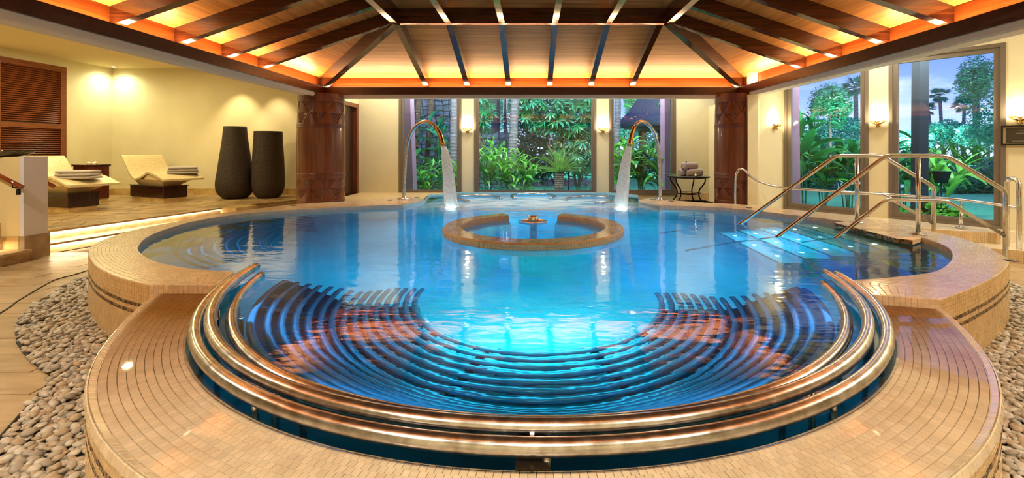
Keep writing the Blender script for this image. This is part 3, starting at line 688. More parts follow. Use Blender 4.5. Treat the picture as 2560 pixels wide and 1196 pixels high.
mb = MB(); mb.tube(crs(pts, 110), .021, 12); obj('rail', mb, M['steel'], t, smooth=True, world=True)
e_ = P(2548, 655, z=0); mb = MB()
mb.tube([(e_.x, e_.y, 0), (e_.x, e_.y, 1.06), (e_.x + .01, e_.y + .03, 1.105), (e_.x + .02, e_.y + .09, 1.13), (e_.x + .03, e_.y + .16, 1.12), (e_.x + .04, e_.y + .20, 1.07), (e_.x + .04, e_.y + .2, 0)], .030, 14); obj('end_post', mb, M['steel'], t, smooth=True, world=True)
mb = MB(); mb.lathe([(.09, 0), (.09, .012), (.035, .02)], cx=e_.x, cy=e_.y, n=20); obj('flange', mb, M['steel'], t, smooth=True, world=True)
p = P(2403, 500, Y=6.9); mb = MB(); mb.tube([(p.x, p.y, .345), (p.x, p.y, .62)], .024, 10); mb.tube([(p.x, p.y, .62), (p.x, p.y, p.z)], .012, 8); obj('support', mb, M['steel'], t, smooth=True, world=True)
mb = MB(); mb.lathe([(.07, .335), (.07, .347), (.03, .352)], cx=p.x, cy=p.y, n=20); obj('flange', mb, M['steel'], t, smooth=True, world=True)

# ------------------------------------------------------------ floor and decks
floor = struct('floor')
mid_f = len(outer_f) // 2
for side_pts, X in (([Vector((.05, -3, 0))] + outer_f[:mid_f][::-1] + out_l + [Vector((-2, 13, 0))], -13), ([Vector((.05, -3, 0))] + outer_f[mid_f - 1:] + out_r + [Vector((2, 13, 0))], 11)):
    q = resample([Vector((p[0], p[1], -.012)) for p in side_pts], 160); far = [Vector((X, -3 + 16 * i / 159, -.012)) for i in range(160)]
    mb = MB(); ruled(mb, *((q, far) if X < 0 else (far, q))); obj('screed', mb, M['joint'], floor)
def clip(poly, n, d):                      # keep the side where n.p <= d
    out = []
    for i in range(len(poly)):
        a, b = poly[i], poly[(i + 1) % len(poly)]
        da = a[0] * n[0] + a[1] * n[1] - d; db = b[0] * n[0] + b[1] * n[1] - d
        if da <= 0: out.append(a)
        if da * db < 0: t = da / (da - db); out.append((a[0] + (b[0] - a[0]) * t, a[1] + (b[1] - a[1]) * t))
    return out
def clip_convex(poly, conv):
    for i in range(len(conv)):
        a, b = conv[i], conv[(i + 1) % len(conv)]; n = (b[1] - a[1], -(b[0] - a[0]))
        poly = clip(poly, n, n[0] * a[0] + n[1] * a[1])
        if len(poly) < 3: return None
    return poly
def slab_piece(name, poly, z0, z1, mat, parent, gap=.004):
    cx = sum(p[0] for p in poly) / len(poly); cy = sum(p[1] for p in poly) / len(poly)
    R = max(math.hypot(p[0] - cx, p[1] - cy) for p in poly)
    if R < .05: return
    q = [(cx + (p[0] - cx) * (1 - gap / R * 1.2), cy + (p[1] - cy) * (1 - gap / R * 1.2)) for p in poly]
    q2 = [(cx + (p[0] - cx) * (1 - gap / R * 2.2), cy + (p[1] - cy) * (1 - gap / R * 2.2)) for p in poly]
    mb = MB(); mb.loft([[(x, y, z0) for x, y in q], [(x, y, z1 - .003) for x, y in q], [(x, y, z1) for x, y in q2]]); obj(name, mb, mat, parent, world=True)
random.seed(11)
n_s = 0
for r in range(0, 30):
    y0 = .6 + .28 * r - (0 if r < 30 else 0)
    for c in range(0, 9):
        x0 = -8.1 + .62 * c + (.31 if r % 2 else 0)
        if y0 > 6.6 and x0 < -6.2: continue
        if x0 > -2.9 or (x0 > -3.3 and y0 > 3) or (x0 > -3.9 and y0 > 3.6) or (x0 > -4.6 and 4 < y0 < 8.5) or y0 > 8.6: continue
        if x0 < -7.2 and y0 < 2.6: continue
        slab_piece('floor_slab', [(x0, y0), (x0 + .62, y0), (x0 + .62, y0 + .28), (x0, y0 + .28)], -.014, random.uniform(-.001, .001), M['trav'], floor); n_s += 1
for r in range(0, 14):
    for c in range(0, 8):
        x0 = 3.9 + .6 * c - (.3 if r % 2 else 0); y0 = 1.2 + .45 * r
        if x0 < 3.0: continue
        slab_piece('floor_slab', [(x0, y0), (x0 + .6, y0), (x0 + .6, y0 + .45), (x0, y0 + .45)], -.014, 0, M['trav'], floor)
# far deck behind the pool
mb = MB()
mb.prism([(-4.2, 8.2), (-4.2, 11.0), (-2.5, 11.0), (-2.5, 9.6), (-3.4, 9.0)][::-1], 0, DECK)
mb.prism([(-5.4, 12.39), (-4.2, 12.39), (-4.2, 8.2), (-5.0, 7.6), (-6.6, 9.8)][::-1], 0, .15)
deck = obj('deck', mb, M['trav']); deck['kind'] = 'structure'
# raised walk along the right windows, stepping down to the floor
walk = struct('walkway')
def curbwall(name, pts_top, z0, z1, m_top, depth_pts):
    a = resample([Vector((x, y, 0)) for x, y in pts_top], 40)
    mb = MB(); mb.prism([(p.x, p.y) for p in a] + depth_pts, z0, z1); o = obj(name, mb, m_top, walk)
    mb = MB(); tile_grid(mb, atz(a, z0), atz(a, z1), 110, max(2, round((z1 - z0) / .033)), up=Vector((-.3, -1, 0)).normalized()); k = obj('step_mosaic', mb, M['tile_side'], o); k['kind'] = 'stuff'
curbwall('walk_step', [(4.6, 7.3), (5.2, 6.95), (6.2, 6.32), (6.75, 6.02)], .0, .17, M['tile'], [(7.7, 6.3), (5.1, 9.2), (4.3, 8.7)])
curbwall('walk_step', [(4.55, 7.9), (5.4, 7.25), (6.25, 6.72), (6.75, 6.55)], .17, .33, M['tile'], [(7.3, 6.7), (5.15, 9.25), (4.3, 8.7)])
mb = MB(); mb.prism([(2.5, 9.3), (3.3, 8.6), (4.5, 7.5), (4.7, 8.5), (4.3, 8.8), (4.28, 11), (2.5, 11)], 0, DECK); obj('walk_slab', mb, M['trav'], walk)

# lounge platform with two lit steps
plat = struct('lounge_platform')
PL = [(-11.43, 6.56), (-7.45, 6.56), (-6.5, 9.9), (-5.2, 12.39), (-11.43, 12.39)]
mb = MB(); mb.prism(PL, -.01, DECK - .014); obj('platform_bed', mb, M['trav'], plat)
convA = [(-11.43, 6.56), (-7.40, 6.56), (-6.45, 9.9), (-11.43, 9.9)]; convB = [(-11.43, 9.9), (-6.45, 9.9), (-5.15, 12.39), (-11.43, 12.39)]
random.seed(5); G = {}
def gp(i, j):
    if (i, j) not in G: G[(i, j)] = (-11.6 + .52 * i + random.uniform(-.15, .15), 6.4 + .46 * j + random.uniform(-.14, .14))
    return G[(i, j)]
for i in range(13):
    for j in range(14):
        q = [gp(i, j), gp(i + 1, j), gp(i + 1, j + 1), gp(i, j + 1)]
        for cv in (convA, convB):
            r_ = clip_convex(q, cv)
            if r_: slab_piece('flagstone', r_, DECK - .014, DECK + random.uniform(-.001, .001), M['flag'], plat, gap=.013)
ein = Vector((-.961, .273, 0))                      # into the platform, square to the stepped edge
e0 = Vector((-7.50, 6.30, 0)); e1 = Vector((-6.56, 9.72, 0)); out_ = -ein
def stepbox(off0, off1, z0, z1, name, mat):
    a0, a1, b0, b1 = e0 + out_ * off0, e1 + out_ * off0, e0 + out_ * off1, e1 + out_ * off1
    mb = MB(); mb.hexa([(a0.x, a0.y, z0), (b0.x, b0.y, z0), (b1.x, b1.y, z0), (a1.x, a1.y, z0), (a0.x, a0.y, z1), (b0.x, b0.y, z1), (b1.x, b1.y, z1), (a1.x, a1.y, z1)]); return obj(name, mb, mat, plat)
stepbox(-.10, .03, DECK - .03, DECK + .001, 'nosing_slab', M['trav'])
stepbox(-.3, .28, 0, .12, 'step', M['trav']); stepbox(-.12, .33, .12, .15, 'nosing_slab', M['trav'])
L_ = (e1 - e0).length; ang = math.atan2((e1 - e0).y, (e1 - e0).x); mid = (e0 + e1) / 2
for off, z in ((-.0, DECK - .036), (.30, .115)):
    c_ = mid + out_ * off
    light('AREA', 'step_light', (c_.x, c_.y, z), 17, (1, .84, .58), L_ - .1, .03, rot=(0, 0, ang))
stepbox(-.10, -.02, .15, DECK - .03, 'riser', M['stone_base'])
mb = MB(); mb.hexa([(-6.62, 9.62, 0), (-6.22, 9.55, 0), (-6.05, 10.05, 0), (-6.5, 10.15, 0), (-6.62, 9.62, DECK), (-6.22, 9.55, DECK), (-6.05, 10.05, DECK), (-6.5, 10.15, DECK)]); obj('end_block', mb, M['stone_base'], plat)

# pebble beds with black edging
def inside(p, poly):
    c = False; j = len(poly) - 1
    for i in range(len(poly)):
        if (poly[i][1] > p[1]) != (poly[j][1] > p[1]) and p[0] < (poly[j][0] - poly[i][0]) * (p[1] - poly[i][1]) / (poly[j][1] - poly[i][1]) + poly[i][0]: c = not c
        j = i
    return c
def bed(label, outer, poly_in, seed):
    random.seed(seed)
    cx = sum(p.x for p in outer) / len(outer); cy = sum(p.y for p in outer) / len(outer)
    t = thing('pebble_bed', label, 'pebbles', (cx, cy, 0))
    poly = [(p.x, p.y) for p in outer] + poly_in
    mb = MB(); mb.prism(poly[::-1], -.004, .004); obj('gravel_base', mb, simple('bed_dark', (.09, .07, .05), .9) if 'bed_dark' not in bpy.data.materials else bpy.data.materials['bed_dark'], t, world=True)
    mb = MB(); mb.tube([Vector((p.x, p.y, .004)) for p in outer], .013, 6); obj('edging', mb, M['black'], t, world=True)
    P_ = []
    xs = [p[0] for p in poly]; ys = [p[1] for p in poly]
    s = .043; r = 0; y = min(ys)
    while y < max(ys):
        x = min(xs) + (s / 2 if r % 2 else 0)
        while x < max(xs):
            q = (x + random.uniform(-.011, .011), y + random.uniform(-.011, .011))
            if inside(q, poly): P_.append((q[0], q[1], .012 + random.uniform(-.004, .012)))
            x += s
        y += s * .84; r += 1
    P_ += [(x + .02, y + .015, z + .018) for (x, y, z) in P_ if random.random() < .35 and inside((x + .02, y + .015), poly)]
    P_.sort(key=lambda q: q[0] ** 2 + q[1] ** 2)
    base = MB(); base.loft([[(0, 0, -1)] * 8] + [[(math.cos(2 * PI * j / 8) * math.cos(a), math.sin(2 * PI * j / 8) * math.cos(a), math.sin(a)) for j in range(8)] for a in (-.9, -.35, .25, .8, 1.25)], caps=True)
    meshes = []
    def shape():
        a = random.uniform(.023, .034); b = a * random.uniform(.6, .85); c = b * random.uniform(.5, .7)
        return Matrix.Rotation(random.uniform(0, PI), 4, 'Z') @ Matrix.Rotation(random.uniform(-.35, .35), 4, 'X') @ Matrix.Rotation(random.uniform(-.35, .35), 4, 'Y') @ Matrix.Diagonal((a, b, c, 1))
    for k in range(8):
        m_ = shape(); mb = MB(); mb.v = [tuple(m_ @ Vector(v)) for v in base.v]; mb.f = list(base.f); me = mb.mesh('pebble', True); me.materials.append(M['pebble']); meshes.append(me)
    vis = [q for q in P_ if 1330 + q[0] / q[1] * FPX > -40 and 1330 + q[0] / q[1] * FPX < 2600 and 374 + EYE / q[1] * FPX < 1215]
    first = set(vis[:300])
    for q in vis[:300]:
        o = link('pebble', random.choice(meshes), None, t, loc=(q[0] - cx, q[1] - cy, q[2])); o.rotation_euler = (0, 0, random.uniform(0, 6.28))
    mb = MB()
    for q in P_:
        if q in first: continue
        m_ = Matrix.Translation(q) @ shape(); n0 = len(mb.v); mb.v += [tuple(m_ @ Vector(v)) for v in base.v]; mb.f += [tuple(n0 + i for i in f) for f in base.f]
    obj('loose_pebbles', mb, M['pebble'], t, smooth=True, world=True)['kind'] = 'stuff'
ol = [P(x, y, z=0) for x, y in ((235, 684), (221, 691), (180, 707), (139, 728), (84, 765.5), (51, 798), (42, 826), (46, 858.5), (74, 896), (112, 928), (137, 944.5), (116, 970), (70, 1021), (28, 1068), (0, 1100), (-80, 1190), (-260, 1420))]
bed('bed of smooth pale pebbles between the travertine floor and the left pool wall', ol, [(-1.4, .75), (-.9, 1.2), (-1.9, 1.95), (-2.4, 2.6), (-2.8, 3.2), (-3.1, 3.5), (-3.7, 3.9), (-4.1, 4.5)], 21)
orr = [P(x, y, z=0) for x, y in ((2500, 700), (2527, 711), (2560, 730), (2640, 780), (2760, 880))]
bed('bed of smooth pale pebbles along the right pool wall', orr, [(3.4, 1.4), (2.4, .9), (1.7, .9), (1.3, 1.45), (1.95, 1.95), (2.4, 2.5), (2.76, 3.0), (3.5, 3.5), (4.0, 3.9), (4.33, 4.25)], 22)
mb = MB(); mb.tube([P(44, 813, z=.03), P(86, 806, z=.032), P(126, 797, z=.03)], .008, 6); obj('edging_strip', mb, M['black'], floor)
dr = crs([P(x, y, z=.003) for x, y in ((235, 672), (190, 686), (139, 700), (100, 720), (70, 738), (40, 756), (23, 770), (0, 784), (-60, 830))], 40)
mb = MB(); mb.tube(dr, .007, 6); obj('drain_slot', mb, M['black'], floor)

# ------------------------------------------------------------ walls, windows, ceiling
def frame3(p0, p1):
    a = Vector((*p0, 0)); b = Vector((*p1, 0)); u = (b - a).normalized(); n = Vector((-u.y, u.x, 0)); return a, u, n, (b - a).length
def sbox(mb, F, s0, s1, n0, n1, z0, z1):
    a, u, n, _ = F; q = lambda s, k, z: tuple(a + u * s + n * k + Vector((0, 0, z)))
    mb.hexa([q(s0, n0, z0), q(s1, n0, z0), q(s1, n1, z0), q(s0, n1, z0), q(s0, n0, z1), q(s1, n0, z1), q(s1, n1, z1), q(s0, n1, z1)])
CZ = 3.73
def wall(name, p0, p1, opens=(), z0=0, z1=CZ + .05, th=.22, mat=None):
    F = frame3(p0, p1); mb = MB(); s = 0
    for (a, b, za, zb) in opens:
        if a > s: sbox(mb, F, s, a, 0, th, z0, z1)
        if za > z0: sbox(mb, F, a, b, 0, th, z0, za)
        if zb < z1: sbox(mb, F, a, b, 0, th, zb, z1)
        s = b
    if s < F[3]: sbox(mb, F, s, F[3], 0, th, z0, z1)
    o = obj(name, mb, mat or M['wall']); o['kind'] = 'structure'; return o
wn = [0]
def window(p0, p1, s0, s1, z0, z1, fw=.11, mull=()):
    """stepped metal frame and panes; parts: frame, pane"""
    wn[0] += 1; F = frame3(p0, p1)
    w = struct('window_%d' % wn[0])
    def ring(name, d, w_, n0, n1):
        mb = MB(); a, b, c, e = s0 + d, s1 - d, z0 + d, z1 - d
        sbox(mb, F, a, a + w_, n0, n1, c, e); sbox(mb, F, b - w_, b, n0, n1, c, e)
        sbox(mb, F, a + w_, b - w_, n0, n1, c, c + w_); sbox(mb, F, a + w_, b - w_, n0, n1, e - w_, e)
        return obj(name, mb, M['frame'], w)
    ring('window_frame', 0, .055, -.015, .10); ring('sash', .055, fw - .055, .01, .08)
    xs = [s0 + fw] + [m for m in mull] + [s1 - fw]
    for a, b in zip(xs, xs[1:]):
        mb = MB(); sbox(mb, F, a + .002, b - .002, .045, .047, z0 + fw, z1 - fw); obj('pane', mb, M['glass'], w)
    return w
BW = 11.0
sB = lambda px: (px - 1330) * BW / FPX + 4.2       # along the back wall from its left corner
back0, back1 = (-4.2, BW), (4.45, BW)
zs, zh = .438, 3.14
ops = [(sB(997), sB(1154), zs, zh), (sB(1185), sB(1491), zs - .012, zh), (sB(1523), sB(1690), zs, zh)]
wall('wall_back', back0, back1, ops)
for (a, b, za, zb), mu in zip(ops, ((), (sB(1337),), ())): window(back0, back1, a, b, za, zb, .12 if b - a > 2 else .115, mu)
R0, R1 = (5.1, 9.25), (5.1 + .6388 * 8, 9.25 - .7694 * 8)
opr = [(0.02, 1.444, .32, 3.14), (1.731, 3.147, .32, 3.14)]
wall('wall_right', R0, R1, opr)
for (a, b, za, zb) in opr: window(R0, R1, a, b, za, zb, .13)
wall('wall_right', (4.28, 8.655), R0, th=.2)
mb = MB(); mb.prism([(4.08, 8.6), (4.28, 8.62), (4.46, 8.83), (4.46, 11), (4.27, 11), (4.27, 9.3)], 0, 2.57); o = obj('wall_right', mb, M['wall']); o['kind'] = 'structure'
FD = frame3((-4.2, 9.9), (-4.2, 11.0))
wall('wall_left', (-4.2, 9.95), (-4.2, BW), [(.15, 1.03, 0, 2.62)], th=.18)
o = wall('wall_left', (-4.2, BW + .2), (-4.2, 12.6), th=.18)
wall('wall_back', (-11.5, 12.39), (-4.2, 12.39))
wall('wall_left', (-11.43, -3), (-11.43, 12.45))
wall('wall_front', (11, -3), (-11.43, -3)); wall('wall_right', (10.2, 3.1), (11, -3))
# door in the left side wall
d = struct('door_1'); mb = MB(); F = frame3((-4.2, 9.95), (-4.2, BW))
for (a, b, c, e) in ((.15, .24, .28, 2.62), (.94, 1.03, .28, 2.62), (.24, .94, 2.53, 2.62)): sbox(mb, F, a, b, -.02, .1, c, e)
obj('door_frame', mb, M['column'], d); mb = MB(); sbox(mb, F, .24, .94, .08, .12, .2, 2.53); obj('door_leaf', mb, M['door'], d)
# skirting
def skirt(name, p0, p1, z0, z1, mat, s0=0, s1=None, tiles=False):
    F = frame3(p0, p1); s1 = F[3] if s1 is None else s1; mb = MB(); sbox(mb, F, s0, s1, -.012, 0, z0, z1); o = obj(name, mb, M['grout'] if tiles else mat); o['kind'] = 'structure'
    if tiles:
        a, u, n, _ = F; A = [a + u * (s0 + (s1 - s0) * i / 10) - n * .012 for i in range(11)]
        mb = MB(); tile_grid(mb, atz(A, z1), atz(A, z0), int((s1 - s0) / .033), int((z1 - z0) / .033), gap=.003, th=.002, up=-n); k = obj('skirting_tiles', mb, mat, o); k['kind'] = 'stuff'
    else:
        F2 = F
skirt('baseboard_back', back0, back1, DECK, .487, M['tile_side'], 0, sB(997), tiles=True)
skirt('baseboard_back', back0, back1, DECK, .487, M['tile_side'], sB(1690), None, tiles=True)
# golden stone skirting of the lounge, block by block
bb = struct('baseboard_lounge')
for k in range(15):
    mb = MB(); x = -11.43 + .48 * k; mb.box(x + .003, x + .477, 12.365, 12.39, DECK, DECK + .165); obj('skirting_stone', mb, M['stone_base'], bb)
for k in range(12):
    mb = MB(); y = 6.6 + .48 * k; mb.box(-11.43, -11.405, y + .003, y + .477, DECK, DECK + .165); obj('skirting_stone', mb, M['stone_base'], bb)
# flat cream ceiling round the timber roof
ceil = struct('ceiling')
W = 4.41; y0c, y1c = RCY - 4.4, 9.40
mb = MB(); mb.box(-11.7, -W, -3.2, 12.8, CZ, CZ + .1); mb.prism([(W, -3.2), (11.2, -3.2), (10.4, 3.1), (5.25, 9.38), (4.6, 11.2), (W, 11.2)], CZ, CZ + .1); mb.box(-W, W, y1c, 11.2, CZ, CZ + .1); mb.box(-W, W, -3.2, y0c, CZ, CZ + .1)
obj('flat_ceiling', mb, M['ceil'], ceil)
def sq(mb, a, b, z0, z1):      # square ring in plan, inner half-width a, outer b, centred under the roof
    cy = RCY - .0
    ya, yb = 9.10 + (a - 4.12), 9.10 + (b - 4.12); yc, yd = RCY * 2 - ya, RCY * 2 - yb
    mb.hexa([(-a, ya, z0), (a, ya, z0), (b, yb, z0), (-b, yb, z0), (-a, ya, z1), (a, ya, z1), (b, yb, z1), (-b, yb, z1)])
    mb.hexa([(-b, yd, z0), (b, yd, z0), (a, yc, z0), (-a, yc, z0), (-b, yd, z1), (b, yd, z1), (a, yc, z1), (-a, yc, z1)])
    for s in (-1, 1):
        q = [(s * a, yc), (s * b, yd), (s * b, yb), (s * a, ya)]
        if s < 0: q = q[::-1]
        mb.hexa([(x, y, z0) for x, y in q] + [(x, y, z1) for x, y in q])
mb = MB(); sq(mb, 4.15, 4.41, 2.57, 2.63); sq(mb, 4.33, 4.41, 2.63, CZ + .02); obj('plaster_beam', mb, M['soffit'], ceil)
mb = MB(); sq(mb, 4.17, 4.20, 2.555, 2.60); obj('shadow_bead', mb, M['soffit'], ceil)
mb = MB(); sq(mb, 4.12, 4.32, 2.63, 2.755); obj('ring_beam', mb, M['wood_dark'], ceil)
mb = MB(); sq(mb, 4.125, 4.14, 2.755, 2.775); obj('ring_lip', mb, M['wood_dark'], ceil)
mb = MB(); sq(mb, 4.18, 4.22, 2.757, 2.768); obj('led_strip', mb, M['led'], ceil)
SL = .346; ZF = 2.99; HB = 4.30
def side(k):      # maps (u along the eaves, t inwards, z) to the world for each of the four roof sides
    return {0: lambda u, t, z: (u, 9.28 - t, z), 1: lambda u, t, z: (-HB + t, RCY + u, z), 2: lambda u, t, z: (HB - t, RCY + u, z), 3: lambda u, t, z: (u, RCY * 2 - 9.28 + t, z)}[k]
for k in range(4):
    S = side(k); mx_, my_ = (M['panel_x'], M['fascia_x']) if k in (0, 3) else (M['panel_y'], M['fascia_y'])
    mr_ = M['rafter_y'] if k in (0, 3) else M['rafter_x']
    off = -.06 if k in (0, 3) else .1
    us = [off + .835 * (i - 2.5) for i in range(6)]
    ed = [-HB] + us + [HB]
    for i in range(7):       # fascia boards and roof panels, one per bay
        a, b = ed[i] + .003, ed[i + 1] - .003
        mb = MB(); q = [S(a, -.03, 2.755), S(b, -.03, 2.755), S(b, 0, 2.755), S(a, 0, 2.755), S(a, -.03, ZF), S(b, -.03, ZF), S(b, 0, ZF), S(a, 0, ZF)]
        mb.hexa(q); obj('fascia_board', mb, my_, ceil)
        ta, tb = HB - abs(a), HB - abs(b); z = lambda t: ZF + SL * t
        top = [S(b, max(tb, 0), z(max(tb, 0)))] + ([S(0, HB, z(HB))] if a < 0 < b else []) + [S(a, max(ta, 0), z(max(ta, 0)))]
        pts = [S(a, -.03, ZF - .01), S(b, -.03, ZF - .01)] + top
        mb = MB(); n0 = len(pts); mb.loft([[(x, y, z_ + .02) for x, y, z_ in pts], pts]); obj('roof_panel', mb, mx_, ceil)
    for u in us:
        w = .05; te = HB - 2.15 + .02; rz = lambda t, d: ZF + SL * t - d
        mb = MB(); mb.hexa([S(u - w, -.02, rz(.0, .20)), S(u + w, -.02, rz(0, .20)), S(u + w, te, rz(te, .20)), S(u - w, te, rz(te, .20)), S(u - w, -.02, rz(0, 0)), S(u + w, -.02, rz(0, 0)), S(u + w, te, rz(te, -.0)), S(u - w, te, rz(te, 0))])
        obj('rafter', mb, mr_, ceil)
for sx_, sy_ in ((-1, 1), (1, 1), (-1, -1), (1, -1)):
    c0 = Vector((sx_ * 4.27, RCY + sy_ * 4.27, ZF)); c1 = Vector((sx_ * 2.12, RCY + sy_ * 2.12, ZF + SL * 2.15)); dr_ = (c1 - c0); s_ = Vector((dr_.y, -dr_.x, 0)).normalized() * .06
    mb = MB(); h = Vector((0, 0, .25)); mb.hexa([c0 - s_ - h, c0 + s_ - h, c1 + s_ - h, c1 - s_ - h, c0 - s_, c0 + s_, c1 + s_, c1 - s_]); obj('hip_rafter', mb, M['rafter_x'], ceil)
zc = 3.50
for (x0, x1, y0, y1, m_) in ((-2.2, 2.2, RCY + 2.10, RCY + 2.20, 'rafter_x'), (-2.2, 2.2, RCY - 2.20, RCY - 2.10, 'rafter_x'), (-2.2, -2.10, RCY - 2.1, RCY + 2.1, 'rafter_y'), (2.10, 2.2, RCY - 2.1, RCY + 2.1, 'rafter_y')):
    mb = MB(); mb.box(x0, x1, y0, y1, zc, zc + .30); obj('collar_beam', mb, M[m_], ceil)
for u in (-1.31, -.47, .36, 1.2):
    mb = MB(); mb.box(u - .045, u + .045, RCY - 2.1, RCY + 2.1, zc + .005, zc + .12); obj('tie_beam', mb, M['rafter_y'], ceil)
for v in (-1.3, -.45, .4, 1.06):
    mb = MB(); mb.box(-2.1, 2.1, RCY + v - .04, RCY + v + .04, zc + .12, zc + .20); obj('cross_tie', mb, M['rafter_x'], ceil)

# ------------------------------------------------------------ carved columns
LIB0 = {}
def carved(loc, label, rot):
    t = thing('carved_column', label, 'column', loc, rot, 'carved timber columns')
    Hc = 2.62; nT = 330; zs_ = [i * Hc / 400 for i in range(401)]; r0 = .425
    bands = [(1.97 - 0, 2.47), (.53, .965)]
    def rad(th, z):
        r = r0 + .022 * math.sin(PI * min(1, max(0, z / Hc)))
        for c_, n_, w_ in ((2.55, 4, .022), (1.995, 2, .02), (1.02, 3, .018), (.50, 2, .018)):
            k = (z - c_) / w_
            if abs(k) < n_: r += .010 * (.5 + .5 * math.cos(k * PI * 2)) 
        for lo, hi in bands:
            lo_, hi_ = lo + .06, hi - .02
            if lo_ < z < hi_:
                m_ = (lo_ + hi_) / 2; nrep = 8
                zr, sh, h_ = ((z - m_) / (hi_ - m_), 0, 1) if z > m_ else ((z - lo_) / (m_ - lo_), .5, 1)
                u = (th / (2 * PI) * nrep + sh) % 1 - .5
                q = zr - abs(u) / .42
                if q > 0:
                    r -= .004 + (.012 if (q * 3.2) % 1 < .5 else 0)
        return r
    if 'shaft' in LIB0: link('carved_shaft', LIB0['shaft'], None, t); return
    mb = MB()
    mb.loft([[(rad(2 * PI * j / nT, z) * math.cos(2 * PI * j / nT), rad(2 * PI * j / nT, z) * math.sin(2 * PI * j / nT), z) for j in range(nT)] for z in zs_])
    LIB0['shaft'] = obj('carved_shaft', mb, M['column'], t, smooth=True).data
carved((-4.22, 9.12, .0), 'carved dark wooden drum column beside the tall clay vases', .3)
carved((4.13, 9.12, .0), 'carved dark wooden drum column beside the towel table', .1)

# ------------------------------------------------------------ wall lamps
def sconce(px, p0, p1, s, label, z=2.0):
    a, u, n, _ = frame3(p0, p1); p = a + u * s
    t = thing('wall_lamp', label, 'lamp', (p.x, p.y, z), math.atan2(u.y, u.x), 'brass wall lamps between the windows')
    for sg in (-1, 1):
        mb = MB(); mb.loft([[(sg * .01, -.05, -.045), (sg * .01, -.10, -.02), (sg * .01, -.05, .035)], [(sg * .07, -.05, -.02), (sg * .07, -.12, .0), (sg * .07, -.05, .045)], [(sg * .135, -.05, .028), (sg * .135, -.075, .032), (sg * .135, -.05, .038)]]); obj('wing', mb, M['brass'], t)
    mb = MB(); mb.lathe([(.0, -.085), (.022, -.08), (.028, -.05), (.016, -.02), (.03, .01), (.034, .03)], cx=0, cy=-.06, n=14); obj('stem', mb, M['brass'], t, smooth=True)
    mb = MB(); mb.tube([(.028 * math.cos(k * .6) * (1 - k * .05), -.125, .028 * math.sin(k * .6) * (1 - k * .05) - .01) for k in range(16)], .006, 6); obj('scroll', mb, M['brass'], t, smooth=True)
    mb = MB(); mb.box(-.03, .03, -.03, 0, -.07, .02); obj('wall_plate', mb, M['brass'], t)
    mb = MB(); mb.lathe([(.012, .01), (.022, .035), (.020, .07), (.010, .10), (0, .11)], cx=0, cy=-.06, n=12); obj('bulb', mb, M['bulb'], t, smooth=True)
    q = p - n * .10
    light('POINT', 'wall_lamp_light', (q.x, q.y, z + .10), 13, (1, .80, .46), .03)
sconce(0, back0, back1, sB(1169), 'brass wall lamp on the pier left of the wide middle window')
sconce(0, back0, back1, sB(1507), 'brass wall lamp on the pier right of the wide middle window')
F = frame3((4.28, 8.655), R0); sconce(0, (4.28, 8.655), R0, .62, 'brass wall lamp just right of the right-hand carved column')
sconce(0, R0, R1, 1.585, 'brass wall lamp on the pier between the two right-hand garden windows')
sconce(0, R0, R1, 3.30, 'brass wall lamp above the framed notice', 1.985)
# framed notice
F = frame3(R0, R1); a, u, n, _ = F
t = thing('framed_notice', 'black-framed notice with pale print on the far right wall', 'notice', tuple(a + u * 3.45 - n * .02 + Vector((0, 0, 1.74))), math.atan2(u.y, u.x))
w2, h2 = .33, .125
mb = MB(); mb.box(-w2, w2, -.012, .0, -h2, h2); obj('backing', mb, M['mount'], t)
mb = MB()
for q in ((-w2 - .02, w2 + .02, h2, h2 + .022), (-w2 - .02, w2 + .02, -h2 - .022, -h2), (-w2 - .02, -w2, -h2, h2), (w2, w2 + .02, -h2, h2)): mb.box(q[0], q[1], -.03, .0, q[2], q[3])
obj('frame', mb, M['pic'], t)
mb = MB(); mb.box(-w2 + .03, w2 - .02, -.016, -.012, -h2 + .012, h2 - .012); obj('print', mb, M['paper'], t)
mb = MB()
for (xa, xb, z) in ((-.10, .10, .095), (-.17, .17, .072), (-.03, .03, .055), (-.2, .2, .03), (-.11, .11, -.005), (-.07, .07, -.03), (-.10, .06, -.045), (-.24, .24, -.085)): mb.box(xa, xb, -.0175, -.016, z - .003, z + .003)
o = obj('print_lines', mb, M['ink'], t); o['kind'] = 'stuff'

# ------------------------------------------------------------ lounge: louvred doors, loungers, cabinet, vases
lv = thing('louvered_door', 'tall dark louvered door in the far left lounge wall', 'door', (-11.41, 10.35, DECK))
Lw = 1.5; Hl = 3.23
mb = MB(); mb.box(0, .06, -.75, -.62, 0, Hl); mb.box(0, .06, .62, .75, 0, Hl); mb.box(0, .06, -.62, .62, Hl - .13, Hl); mb.box(0, .06, -.62, .62, 1.72, 1.84); mb.box(0, .06, -.62, .62, 0, .14); obj('door_frame', mb, M['louver'], lv)
for k in range(66):
    z = .15 + k * .0465
    if 1.69 < z < 1.85 or z > Hl - .15: continue
    mb = MB(); mb.hexa([(.045, -.62, z), (.052, -.62, z + .006), (.052, .62, z + .006), (.045, .62, z), (.008, -.62, z + .036), (.015, -.62, z + .042), (.015, .62, z + .042), (.008, .62, z + .036)]); obj('slat', mb, M['louver'], lv)
mb = MB(); mb.box(-.01, .0, -.7, .7, .05, Hl - .05); obj('back_panel', mb, M['door'], lv)

